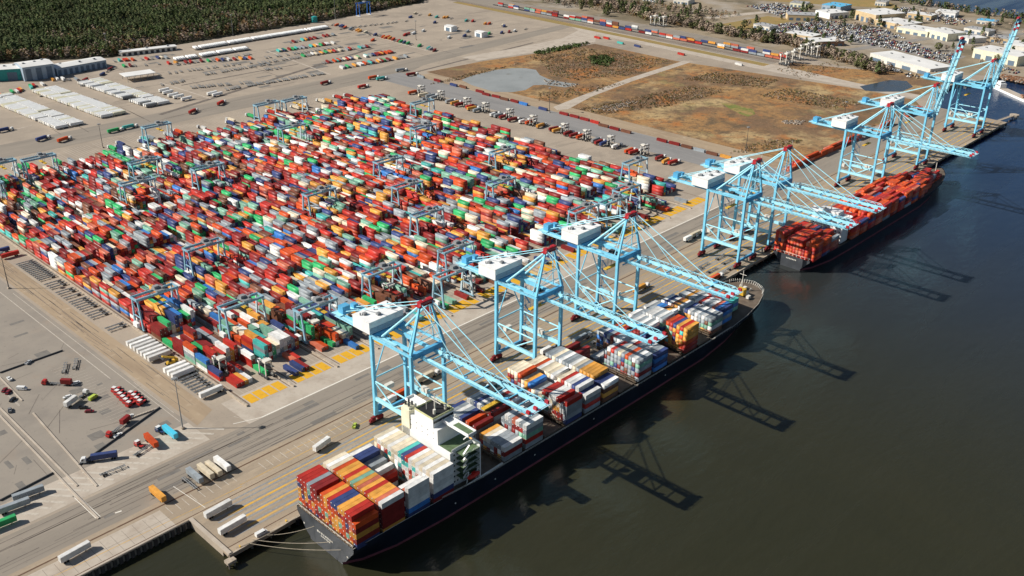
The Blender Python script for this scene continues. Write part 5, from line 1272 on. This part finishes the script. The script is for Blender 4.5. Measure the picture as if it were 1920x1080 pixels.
# ------------------------------------------------------------------ buildings
def building(name, label, p0, p1, depth, h, wm_, rm_, nd=0, ridge=0.0, cat='building', dm=None, vents=3, dh=.72):
    p0, p1 = Vector((*p0, 0)), Vector((*p1, 0)); d = p1 - p0; L = d.length; rz = math.atan2(d.y, d.x)
    t = thing(name, label, cat, (p0.x, p0.y, .05), rz)
    b = MB(); b.prism([(0, 0), (L, 0), (L, depth), (0, depth)], 0, h)
    if ridge: b.add([(0, 0, h), (0, depth, h), (0, depth / 2, h + ridge), (L, 0, h), (L, depth, h), (L, depth / 2, h + ridge)], [(0, 1, 2), (3, 5, 4)])
    b.build('wall', wm_, t)
    b = MB()
    if ridge:
        o = .6; s = ridge / (depth / 2)
        b.add([(-o, -o, h - o * s + .15), (L + o, -o, h - o * s + .15), (L + o, depth / 2, h + ridge + .15), (-o, depth / 2, h + ridge + .15), (L + o, depth + o, h - o * s + .15), (-o, depth + o, h - o * s + .15)], [(0, 1, 2, 3), (3, 2, 4, 5)])
    else: b.box((L / 2, depth / 2, h + .15), (L + .6, depth + .6, .5)); 
    ro = b.build('roof', rm_, t)
    if vents:
        b = MB()
        for k in range(vents): b.box((L * (k + .5) / vents + rnd.uniform(-2, 2), depth * rnd.uniform(.3, .7), h + ridge * .6 + .9), (2.6, 2.2, 1.6))
        b.build('roof_vent', GREY, ro)
    for k in range(nd):
        b = MB(); w_ = L / nd; b.box((w_ * (k + .5), -.06, h * dh / 2), (w_ * .55, .16, h * dh)); b.build('door', dm or BDOOR, t)
    return t
building('workshop', 'tall white roofed workshop with three slate doors at the forest edge', (281.3, 919.3), (317.3, 915.3), 34, 17, BGREY, ROOFW, 3, 2.0, dh=.85)
building('workshop', 'low white roofed workshop wing with a row of slate doors', (321.1, 919.4), (387.6, 924.7), 26, 9.5, BGREY, ROOFW, 9, 2.0)
building('hall', 'teal clad hall with a white roof beside the tall workshop', (254.7, 926.5) if False else (247.0, 948.0), (282.3, 929.8), 30, 14, TEAL, ROOFW, 2, 1.5, dm=BDOOR)
building('hall', 'low teal clad lean-to between the hall and workshop', (273.1, 938.7), (286.4, 933.5), 12, 8, TEAL, ROOFW, 1, 0, vents=1)
t = thing('canopy', 'white roofed open canopy on slim posts in the rear lot', 'canopy', (*(367.6, 828.2), .05), R(-8))
b = MB(); b.box((17, 12, 7), (38, 22, .7)); b.build('roof', ROOFW, t)
for k in range(5):
    for q in (2, 22): b = MB(); b.tube((1 + 8 * k, q, 0), (1 + 8 * k, q, 6.7), .3); b.build('post', GREY, t)
building('shed', 'long low white shed before the forest behind the canopy', (430.5, 972.1), (504.7, 958.3), 13, 5.5, OFFW, ROOFW, 10, .8, dm=DGREY)
building('shed', 'small white shed on the open rear lot, nearer the forest', (873.2, 807.5), (872.2, 790.7), 12, 7.5, WHITE, ROOFW, 1, .8, vents=0)
building('shed', 'small white shed on the open rear lot, nearer the road', (875.1, 742.0), (874.1, 726.2), 12, 7.5, WHITE, ROOFW, 1, .8, vents=0)
t = thing('water_tank', 'small teal water tank at the forest edge', 'tank', (*(767.9, 999.4), .05))
b = MB(); b.tube((0, 0, 0), (0, 0, 9), 4.6, n=20); b.build('shell', TEAL, t); b = MB(); b.tube((0, 0, 9), (0, 0, 10.4), 4.7, .4, n=20); b.build('roof', TEAL, t)
t = thing('gantry_crane', 'tall deep blue rubber tyred gantry crane at the forest edge', 'gantry crane', (*(860.9, 991.2), .05), R(5))
BLUEG = mat('deep blue gantry', (0.03, 0.13, 0.42), .5)
for sx in (-1, 1):
    for sy in (-1, 1): b = MB(); b.beam((sx * 12, sy * 4, 1), (sx * 12, sy * 3, 21), 1, 1); b.build('leg', BLUEG, t)
    b = MB(); b.box((sx * 12, 0, 1.4), (1, 11, 1)); b.build('sill_beam', WHITE, t)
for sy in (-1, 1): b = MB(); b.box((0, sy * 3, 21.6), (27, 1, 1.4)); b.build('girder', BLUEG, t)
b = MB(); b.box((3, 0, 23), (4, 6, 1.6)); b.build('trolley', GREY, t)
# ---- town beyond the marsh
TB = [((1156.1, 247.8), (1118.0, 149.0), 42, 9, OFFW, ROOFW, 'warehouse', 'very long white roofed warehouse beside the marsh'),
 ((1379.7, 262.7), (1363.4, 221.9), 38, 11, CREAM, ROOFW, 'factory', 'cream walled factory with a bright white roof'), ((1393.8, 237.8), (1370.9, 193.0), 34, 7, OFFW, ROOFW, 'warehouse', 'low white warehouse joined to the cream factory'),
 ((1440.0, 406.2), (1418.2, 360.6), 60, 15, TANW, ROOFW, 'factory', 'tall tan factory with a white roof in the town'), ((1413.6, 358.4), (1397.5, 305.1), 45, 9, TANW, ROOFW, 'factory', 'lower tan factory wing beside the tall one'),
 ((1381.2, 308.4), (1374.3, 256.4), 40, 8, CREAM, ROOFW, 'warehouse', 'cream warehouse between the factories'), ((1492.2, 493.3), (1490.9, 457.3), 40, 8, BGREY, ROOFB, 'warehouse', 'warehouse with a bright blue roof in the town'),
 ((1408.7, 435.7), (1446.4, 420.7), 36, 9, WHITE, ROOFW, 'warehouse', 'white warehouse beyond the car parks'), ((1347.2, 480.0), (1373.7, 441.7), 30, 9, TANW, ROOFG, 'warehouse', 'tan warehouse with a grey roof'),
 ((1246.5, 484.7), (1241.3, 452.9), 22, 6, OFFW, ROOFG, 'warehouse', 'small white walled warehouse beside the dry grass'), ((1213.3, 409.3), (1213.3, 364.9), 28, 7, TANW, ROOFW, 'warehouse', 'tan warehouse with a pale roof by the trees'),
 ((1177.3, 345.9), (1219.0, 316.5), 30, 7, BROWNW, ROOFW, 'warehouse', 'brick warehouse with a pale roof beside the rail yard'), ((1275.1, 152.4), (1260.4, 88.3), 40, 13, CREAM, ROOFW, 'factory', 'large cream factory beside the inlet'),
 ((1345.1, 134.4), (1343.5, 106.2), 40, 12, OFFW, ROOFW, 'factory', 'white factory behind the large cream one'), ((1292.4, 145.5), (1283.9, 125.1), 18, 7, OFFW, ROOFW, 'shed', 'small white shed in front of the large cream factory'),
 ((1571.7, 324.0), (1576.7, 291.4), 30, 8, WHITE, ROOFW, 'warehouse', 'white warehouse near the far river'), ((1525.8, 353.1), (1525.9, 311.9), 25, 7, TANW, ROOFW, 'warehouse', 'low tan warehouse near the far river'), ((1460.2, 233.5), (1452.9, 193.2), 24, 7, OFFW, ROOFG, 'warehouse', 'grey roofed warehouse near the boom tip'),
 ((1601.8, 445.0), (1605.0, 426.3), 25, 7, OFFW, ROOFG, 'warehouse', 'small grey roofed warehouse close to the river'), ((1108.5, 150.0), (1108.1, 122.5), 22, 5, BROWNW, SAND, 'shed', 'brown low shed at the end of the long warehouse'), ((1552.3, 247.1), (1556.0, 217.6), 20, 6, OFFW, ROOFB, 'shed', 'low shed with a blue roof near the river'),
 ((1475.6, 547.0), (1481.3, 518.6), 26, 7, CREAM, ROOFG, 'warehouse', 'cream warehouse at the far edge of town'), ((1349.7, 711.4), (1355.1, 682.7), 30, 7, OFFW, ROOFW, 'warehouse', 'white warehouse among the trees behind the rail yard'), ((1328.1, 763.7), (1331.6, 736.3), 25, 7, OFFW, ROOFG, 'warehouse', 'grey roofed warehouse among the trees behind the rail yard'), ((1411.3, 176.2), (1412.9, 142.1), 24, 7, TANW, ROOFG, 'warehouse', 'tan grey roofed warehouse beyond the cream factory')]
for (a, c, dep, h, wm_, rm_, nm, lab) in TB:
    building(nm, lab, a, c, dep, h, wm_, rm_, 4, 0, vents=4, dh=.5)
flat('car_park', [(1232.2, 449.6), (1229.2, 366.2), (1342.9, 274.8), (1397.4, 342.0), (1393.4, 423.1), (1295.5, 476.3)], .08, CARPARK)
flat('car_park', [(1255.1, 336.0), (1243.0, 232.1), (1313.9, 236.5), (1322.9, 316.7)], .085, CARPARK)
flat('car_park', [(1256.7, 270.0), (1210.5, 158.7), (1276.8, 160.4), (1295.2, 254.4)], .09, CARPARK)
flat('car_park', [(1418.6, 600.2), (1358.9, 482.5), (1430.0, 471.1), (1492.9, 578.2)], .085, CARPARK)
flat('town_road', [(1171.1, 310.9), (1163.1, 298.7), (1379.3, 240.3), (1504.1, 156.2), (1522.8, 162.2), (1390.1, 252.8)], .1, CARPARK)
flat('town_road', [(1259.9, 575.6), (1434.8, 524.5), (1455.0, 535.6), (1270.4, 593.0)], .1, PALE)
flat('dry_meadow', [(1199.7, 541.5), (1207.6, 472.9), (1356.4, 471.3), (1359.6, 523.1)], .085, GRASS)
flat('dry_meadow', [(1496.0, 624.3), (1543.8, 499.0), (1604.2, 396.3), (1675.3, 457.9)], .085, GRASS)
# cars in the far car parks, hundreds of specks
def many(name, proto_v, proto_f, pos, rot, scl, mats_, label, cat, fm=None):
    N = len(pos); pv = np.array(proto_v, float); nf = len(proto_f); k = len(proto_f[0])
    c, s = np.cos(rot), np.sin(rot)
    V = pv[None] * np.asarray(scl)[:, None, None] if np.ndim(scl) == 1 else pv[None] * np.asarray(scl)[:, None, :]
    X = V[:, :, 0] * c[:, None] - V[:, :, 1] * s[:, None]; Y = V[:, :, 0] * s[:, None] + V[:, :, 1] * c[:, None]
    V = np.stack([X, Y, V[:, :, 2]], 2) + np.asarray(pos)[:, None, :]
    F = np.array(proto_f)[None] + (np.arange(N) * len(pv))[:, None, None]
    me = bpy.data.meshes.new(name)
    me.vertices.add(N * len(pv)); me.vertices.foreach_set('co', V.reshape(-1))
    me.loops.add(N * nf * k); me.loops.foreach_set('vertex_index', F.reshape(-1).astype(np.int32))
    me.polygons.add(N * nf); me.polygons.foreach_set('loop_start', np.arange(N * nf, dtype=np.int32) * k)
    for m in mats_: me.materials.append(m)
    if len(mats_) > 1:
        mi = (np.repeat(nrs.randint(0, len(mats_), N), nf) if fm is None else fm).astype(np.int32)
        me.polygons.foreach_set('material_index', mi)
    me.update(calc_edges=True)
    o = bpy.data.objects.new(name, me); COL.objects.link(o); kind(o, 'stuff'); o['label'] = label; o['category'] = cat
    return o
cb = MB(); cb.box((0, 0, .6), (4.5, 1.8, .7)); cb.box((-.3, 0, 1.2), (2.3, 1.6, .55))
def inpoly(P, pts):
    x, y = P[:, 0], P[:, 1]; r = np.zeros(len(P), bool); n = len(pts)
    for i in range(n):
        x0, y0 = pts[i]; x1, y1 = pts[(i + 1) % n]
        if y0 == y1: continue
        cnd = ((y0 > y) != (y1 > y)) & (x < (x1 - x0) * (y - y0) / (y1 - y0) + x0); r ^= cnd
    return r
cp = []
for poly, rzz in (([(1232.2, 449.6), (1229.2, 366.2), (1342.9, 274.8), (1397.4, 342.0), (1393.4, 423.1), (1295.5, 476.3)], .3), ([(1255.1, 336.0), (1243.0, 232.1), (1313.9, 236.5), (1322.9, 316.7)], .3), ([(1256.7, 270.0), (1210.5, 158.7), (1276.8, 160.4), (1295.2, 254.4)], .3), ([(1418.6, 600.2), (1358.9, 482.5), (1430.0, 471.1), (1492.9, 578.2)], .3), ([(1120.0, 223.5), (1086.5, 151.3), (1105.6, 148.8), (1141.0, 225.6)], .3), ([(1208.5, 94.9), (1207.9, 74.5), (1233.5, 70.8), (1242.2, 92.6)], .3), ([(1546.9, 419.7), (1503.2, 254.7), (1565.9, 260.7), (1622.6, 394.4)], .3)):
    xs_ = [p[0] for p in poly]; ys_ = [p[1] for p in poly]
    gx = np.arange(min(xs_), max(xs_), 8.5); gy = np.arange(min(ys_), max(ys_), 3.1)
    P = np.array([(x, y) for x in gx for y in gy]); P = P[inpoly(P, poly)]; P = P[nrs.rand(len(P)) < .62]
    cp.append(P + nrs.uniform(-.3, .3, P.shape))
cp = np.vstack(cp)
many('parked_cars', cb.v, cb.f, np.c_[cp, np.full(len(cp), .1)], nrs.choice([0, math.pi], len(cp)) + .02, np.full(len(cp), 1.05), [paint(k, VC[k]) for k in ('white', 'silver', 'black', 'grey', 'navy', 'dark red', 'tan', 'silver', 'black')], 'rows of tiny parked cars filling the town car parks', 'cars')

fb = MB(); L = 13.6; fb.box((0, 0, 2.5), (L, 2.45, 2.7), m=WHITE); fb.box((0, 0, .9), (L - 3, 1.2, .5), m=BLACK); fb.box((-L / 2 + 2.3, 0, .6), (2.8, 2.3, 1.1), m=BLACK); fb.box((L / 2 - 2.5, 0, .6), (.3, 1.9, 1.2), m=BLACK)
pos = []
for pa, pb_, n_ in FARROWS:
    for k in range(n_):
        f_ = k / (n_ - 1)
        if rnd.random() < .94: pos.append((pa[0] + (pb_[0] - pa[0]) * f_, pa[1] + (pb_[1] - pa[1]) * f_ + rnd.uniform(-.6, .6), .06))
many('parked_trailers', fb.v, fb.f, pos, np.full(len(pos), R(78)), np.ones(len(pos)), fb.mats, 'long rows of white trailers standing before the forest', 'parked trailers', np.tile(np.array(fb.m), len(pos)))
# ------------------------------------------------------------------ vegetation
def leafmat(name, col, amt=.45):
    m, n, b = nodes(name); geo = n.nodes.new('ShaderNodeNewGeometry')
    mr = n.nodes.new('ShaderNodeMapRange'); mr.inputs[3].default_value = 1 - amt; mr.inputs[4].default_value = 1 + amt
    n.links.new(geo.outputs['Random Per Island'], mr.inputs[0])
    no = n.nodes.new('ShaderNodeTexNoise'); no.inputs['Scale'].default_value = .02; no.inputs['Detail'].default_value = 4; n.links.new(geo.outputs['Position'], no.inputs['Vector'])
    m2 = n.nodes.new('ShaderNodeMapRange'); m2.inputs[1].default_value = .3; m2.inputs[2].default_value = .7; m2.inputs[3].default_value = .65; m2.inputs[4].default_value = 1.35; n.links.new(no.outputs[0], m2.inputs[0])
    mm = n.nodes.new('ShaderNodeMath'); mm.operation = 'MULTIPLY'; n.links.new(mr.outputs[0], mm.inputs[0]); n.links.new(m2.outputs[0], mm.inputs[1])
    mx = n.nodes.new('ShaderNodeVectorMath'); mx.operation = 'SCALE'; mx.inputs[0].default_value = col; n.links.new(mm.outputs[0], mx.inputs['Scale'])
    n.links.new(mx.outputs[0], b.inputs['Base Color']); b.inputs['Roughness'].default_value = .8; b.inputs['Specular IOR Level'].default_value = .1
    return m
PINE = leafmat('pine foliage', (0.092, 0.115, 0.046)); PINE2 = leafmat('dark pine foliage', (0.072, 0.095, 0.04)); BARE = leafmat('bare twig crown', (0.26, 0.20, 0.15)); OAK = leafmat('olive foliage', (0.105, 0.11, 0.045)); SHRUB = leafmat('brown shrub', (0.20, 0.125, 0.06)); SHRUBG = leafmat('green shrub', (0.05, 0.075, 0.02)); BARK = mat('bark', (.07, .055, .04), .9)
def crown_proto(n, rx, h0, h1, leaf, pointed, seed):
    q = np.random.RandomState(seed); v = []; f = []
    for k in range(n):
        u = q.rand(); z = h0 + (h1 - h0) * u
        w_ = rx * (1 - .8 * u if pointed else math.sqrt(max(.05, 1 - (2 * u - 1) ** 2))) * (.35 + .65 * q.rand() ** .5); a = q.rand() * 6.283
        c = np.array([w_ * math.cos(a), w_ * math.sin(a), z]); l = leaf * q.uniform(.7, 1.3)
        nrm = np.array([c[0] / rx, c[1] / rx, .9]) + q.normal(0, .45, 3); nrm /= np.linalg.norm(nrm)
        t1 = np.cross(nrm, [0.3, .5, .8]); t1 /= np.linalg.norm(t1); t2 = np.cross(nrm, t1)
        o = len(v); m_ = q.uniform(.6, 1.2, 4)
        v += [c + t1 * l * m_[0], c + t2 * l * m_[1], c - t1 * l * m_[2], c - t2 * l * m_[3]]; f.append((o, o + 1, o + 2, o + 3))
    return v, f
FP = [(-60, 1100), (236, 1036), (300, 1050), (418, 982), (525, 997), (792, 1004), (1018, 1030), (1066, 1078), (1010, 1240), (700, 1500), (430, 1800), (200, 1900)]
xs_ = np.arange(-60, 1070, 5.3); P = np.array([(x, y) for x in xs_ for y in np.arange(980, 1700, 5.3)]); P += nrs.uniform(-2.6, 2.6, P.shape); P = P[inpoly(P, FP)]
# keep what the far-left corner of the view can see, plus a margin
dn = P[:, 1] - (1000 + np.clip((418 - P[:, 0]) * .22, 0, 90))
wob = 14 * np.sin(P[:, 0] * .021) + 9 * np.sin(P[:, 0] * .057 + 1)
edge = dn < 40 + wob + 75 * np.exp(-((P[:, 0] - 690) / 150) ** 2)
patch = (np.sin(P[:, 0] * .013 + 2) * np.sin(P[:, 1] * .016 + P[:, 0] * .006) > .62)
bare = edge & (nrs.rand(len(P)) < .78) | patch & (nrs.rand(len(P)) < .55) | (nrs.rand(len(P)) < .05)
hv = .92 + .2 * np.sin(P[:, 0] * .045 + 1.3 * np.sin(P[:, 1] * .03)) * np.sin(P[:, 1] * .05)
for nm, sel, mats_, pr_, lab, sc_ in (('forest', ~bare, [PINE, PINE2, PINE, OAK, PINE2, SHRUBG], crown_proto(44, 4.8, 4, 17, 1.35, True, 3), 'dense dark green pine forest beyond the rear lot', (.75, 1.2)), ('bare_woodland', bare, [BARE, BARE, SHRUB, OAK], crown_proto(26, 3.8, 2, 11, 1.5, False, 4), 'brown leafless woodland edge in front of the pines', (.7, 1.15))):
    Q = P[sel]; many(nm, pr_[0], pr_[1], np.c_[Q, np.zeros(len(Q))], nrs.rand(len(Q)) * 6.283, nrs.uniform(*sc_, len(Q)) * hv[sel], mats_, lab, 'forest')
# trees one can tell apart: rail yard and town
tp = {}
def tree(kind_, p, s, label, group):
    if kind_ not in tp:
        t = root('pine_tree' if kind_ == 'pine' else ('bare_tree' if kind_ == 'bare' else 'broad_tree'))
        pv, pf = crown_proto(*{'pine': (90, 4.6, 3, 15, 1.5, True, 8), 'bare': (80, 4.6, 3, 11, 1.1, False, 9), 'oak': (110, 5.4, 2.5, 12, 1.4, False, 10)}[kind_])
        b = MB(); b.add(pv, pf); b.build('crown', {'pine': PINE, 'bare': BARE, 'oak': OAK}[kind_], t)
        b = MB(); b.tube((0, 0, 0), (.2, 0, 9), .4, .12, n=6)
        for a in range(5): b.tube((.1, 0, 3 + a), (2.4 * math.cos(a * 1.3), 2.4 * math.sin(a * 1.3), 6 + a), .16, .05, n=5)
        b.build('trunk', BARK, t)
        tp[kind_] = t; o = t
    else: o = dup(tp[kind_], (0, 0, 0))
    o.location = (p[0], p[1], .05); o.rotation_euler = (0, 0, rnd.random() * 6.28); o.scale = (s, s, s * rnd.uniform(.85, 1.2)); tag(o, label, 'tree', group)
TL = [(1231.3, 829.5), (1215.9, 744.0), (1176.6, 640.5), (1170.0, 557.1), (1160.7, 482.2), (1153.3, 422.0), (1161.3, 382.1), (1133.1, 307.9), (1102.1, 245.2), (1080.2, 197.9)]
n_ = 0
for a, c in zip(TL, TL[1:]):
    L = math.dist(a, c); m_ = int(L / 5) + 1
    for k in range(m_):
        for q in range(2):
            f_ = (k + rnd.random()) / m_; kd = rnd.choice(['pine', 'oak', 'bare', 'bare', 'bare', 'bare'])
            tree(kd, (a[0] + (c[0] - a[0]) * f_ + rnd.uniform(-3, 12) + 9 * q, a[1] + (c[1] - a[1]) * f_ + rnd.uniform(-4, 4)), rnd.uniform(.75, 1.25), {'pine': 'dark green pine', 'oak': 'olive green tree', 'bare': 'brown leafless tree'}[kd] + ' in the tree belt behind the railway containers', 'trees of the belt behind the railway, ' + kd)
            n_ += 1
for poly, cnt in (([(1150, 600), (1160, 900), (1330, 860), (1300, 560)], 70), ([(1200, 300), (1200, 500), (1500, 520), (1600, 300)], 70), ([(1230, 100), (1240, 200), (1640, 260), (1640, 120)], 50)):
    xs_ = [p[0] for p in poly]; ys_ = [p[1] for p in poly]; k = 0
    while k < cnt:
        p = (rnd.uniform(min(xs_), max(xs_)), rnd.uniform(min(ys_), max(ys_)))
        if not inpoly(np.array([p]), poly)[0]: continue
        kd = rnd.choice(['pine', 'oak', 'bare', 'bare']); tree(kd, p, rnd.uniform(.6, 1.1), {'pine': 'dark green pine', 'oak': 'olive green tree', 'bare': 'brown leafless tree'}[kd] + ' among the town buildings', 'trees among the town buildings, ' + kd); k += 1
bp_ = []
for a, c in zip(TL, TL[1:]):
    for k in range(int(math.dist(a, c) * 1.1)): f_ = rnd.random(); bp_.append((a[0] + (c[0] - a[0]) * f_ + rnd.uniform(-6, 34), a[1] + (c[1] - a[1]) * f_ + rnd.uniform(-4, 4), 0))
for k in range(420): bp_.append((rnd.uniform(1180, 1330), rnd.uniform(560, 900), 0))
pr_ = crown_proto(30, 3.8, .6, 8, 1.1, False, 12); many('scrub_belt', pr_[0], pr_[1], bp_, nrs.rand(len(bp_)) * 6.28, nrs.uniform(.5, 1.1, len(bp_)), [BARE, BARE, SHRUB, OAK], 'grey brown leafless scrub belt between the railway and the town', 'scrub')
# river bank wood: one dark mass
bk = []
RB = [(1640, -110), (1652, 150), (1660, 221), (1660, 260), (1667, 312), (1675, 366), (1696, 435), (1745, 700)]
for a, c in zip(RB, RB[1:]):
    for k in range(int(math.dist(a, c) / 3)): f_ = rnd.random(); bk.append((a[0] + (c[0] - a[0]) * f_ - rnd.uniform(2, 26), a[1] + (c[1] - a[1]) * f_, 0))
pr_ = crown_proto(26, 4.2, 1, 12, 1.6, False, 5); many('riverside_wood', pr_[0], pr_[1], bk, nrs.rand(len(bk)) * 6.28, nrs.uniform(.7, 1.2, len(bk)), [PINE2, OAK, BARE], 'dark wood along the far river bank', 'wood')
# shrubs over the marsh field
sp_ = []
def shrubs(poly, n, zs=(.5, 1.2)):
    xs_ = [p[0] for p in poly]; ys_ = [p[1] for p in poly]
    Q = np.c_[nrs.uniform(min(xs_), max(xs_), n * 3), nrs.uniform(min(ys_), max(ys_), n * 3)]; Q = Q[inpoly(Q, poly)][:n]
    return np.c_[Q, np.full(len(Q), .04)]
SHN = 2.2
pr_ = crown_proto(12, 1.6, .1, 2.0, .75, False, 6)
A = np.vstack([shrubs([(821.5, 587.7), (893.1, 596.9), (967.1, 588.6), (915.1, 555.8), (815.0, 557.1)], 260), shrubs([(829.8, 570.5), (931.9, 559.8), (949.0, 437.5), (849.0, 421.2), (772.4, 455.3), (769.8, 497.8)], 1900), shrubs([(619.7, 565.1), (666.6, 557.8), (737.6, 562.0), (819.5, 571.0), (775.1, 568.9), (700.2, 573.2)], 160), shrubs([(661.7, 418.4), (716.0, 399.5), (809.7, 399.9), (741.0, 428.8), (689.1, 443.2)], 260),
               shrubs([(670.1, 330.5), (749.0, 300.5), (866.1, 289.1), (855.9, 336.0), (747.0, 352.2), (666.0, 365.6)], 1100), shrubs([(869.6, 361.3), (906.1, 268.6), (957.8, 275.9), (931.7, 362.1)], 800), shrubs([(866.8, 252.8), (874.9, 161.4), (923.8, 146.2), (929.9, 245.5)], 700), shrubs([(642.9, 156.0), (699.5, 124.1), (744.7, 125.0), (717.2, 152.1)], 220), shrubs([(1009.0, 308.8), (1108.7, 279.4), (1078.8, 241.5), (977.5, 256.8)], 160)])
many('brown_shrubs', pr_[0], pr_[1], A, nrs.rand(len(A)) * 6.28, nrs.uniform(.28, .8, len(A)), [SHRUB, SHRUB, BARE, OAK], 'brown winter shrubs scattered over the marsh field', 'shrubs')
A = np.vstack([shrubs([(885.3, 526.5), (912.2, 519.7), (894.5, 489.9), (857.7, 471.8), (853.2, 493.6)], 150), shrubs([(849.8, 598.7), (921.1, 600.8), (964.2, 591.3), (942.5, 580.4), (855.4, 583.7)], 130)])
many('green_shrubs', pr_[0], pr_[1], A, nrs.rand(len(A)) * 6.28, nrs.uniform(.9, 1.9, len(A)), [SHRUBG, PINE, SHRUBG], 'dark green shrub thicket standing in the marsh field', 'shrubs')
# rubble of pale stones by the path and shore
st = MB(); st.prism([(math.cos(a) * (1 + .25 * math.sin(3 * a)), .8 * math.sin(a)) for a in np.arange(0, 6.28, 1.05)], 0, .8)
ROCK = mat('pale rubble', (.36, .31, .26), .9, amt=.3); ROCKB = mat('brown rubble', (.30, .15, .08), .9, amt=.3)
Q = np.vstack([shrubs([(678.9, 352.9), (737.3, 344.8), (742.3, 333.2), (687.3, 329.1)], 120), shrubs([(793.4, 179.8), (806.5, 158.1), (790.9, 156.0), (782.2, 170.3)], 60), shrubs([(743.5, 483.3), (760.2, 436.4), (740.7, 432.8), (727.0, 468.6)], 60)])
tri = [f_ for f_ in st.f if len(f_) == 4]
many('rubble', st.v, tri, Q, nrs.rand(len(Q)) * 6.28, nrs.uniform(.6, 1.6, len(Q)), [ROCK], 'pale rubble and broken concrete lying in the marsh field', 'rubble')
Q = shrubs([(1176.7, 80.0), (1164.7, 44.2), (1195.3, 54.0), (1197.6, 84.4)], 260); Q[:, 2] = -.2
many('rubble', st.v, tri, Q, nrs.rand(len(Q)) * 6.28, nrs.uniform(.8, 2.2, len(Q)), [ROCKB, ROCKB, ROCK], 'brown rubble heaped on the inlet bank', 'rubble')
# ------------------------------------------------------------------ white vessel in the inlet
p0, p1 = Vector((1136, 70, 0)), Vector((1080, 6, 0)); d = p1 - p0; L = d.length
t = thing('work_barge', 'white flat work barge with a white deckhouse in the inlet', 'barge', (p0.x, p0.y, -4.0), math.atan2(d.y, d.x))
b = MB(); b.prism([(0, -6), (L - 6, -6), (L, -2), (L, 2), (L - 6, 6), (0, 6)], -1, 2.4); b.build('hull', WHITE, t)
b = MB(); b.prism([(.6, -5.4), (L - 6.4, -5.4), (L - 1, -1.6), (L - 1, 1.6), (L - 6.4, 5.4), (.6, 5.4)], 2.42, 2.5); b.build('deck', PALE, t)
b = MB(); b.box((8, 0, 5.2), (11, 8, 5.4)); b.box((8, 0, 9), (7, 6, 2.4)); dh_ = b.build('deckhouse', WHITE, t)
b = MB(); b.box((11.6, 0, 9.2), (.15, 5.4, 1)); b.box((8, 4.06, 5.6), (8, .12, 1)); b.box((8, -4.06, 5.6), (8, .12, 1)); b.build('window', GLASS, dh_)
b = MB(); [b.box((L * q, 1.5 * (-1) ** k, 3.6), (3.4, 2.6, 2.2)) for k, q in enumerate((.62, .7, .78))]; b.build('deck_cargo', BROWNW, t)
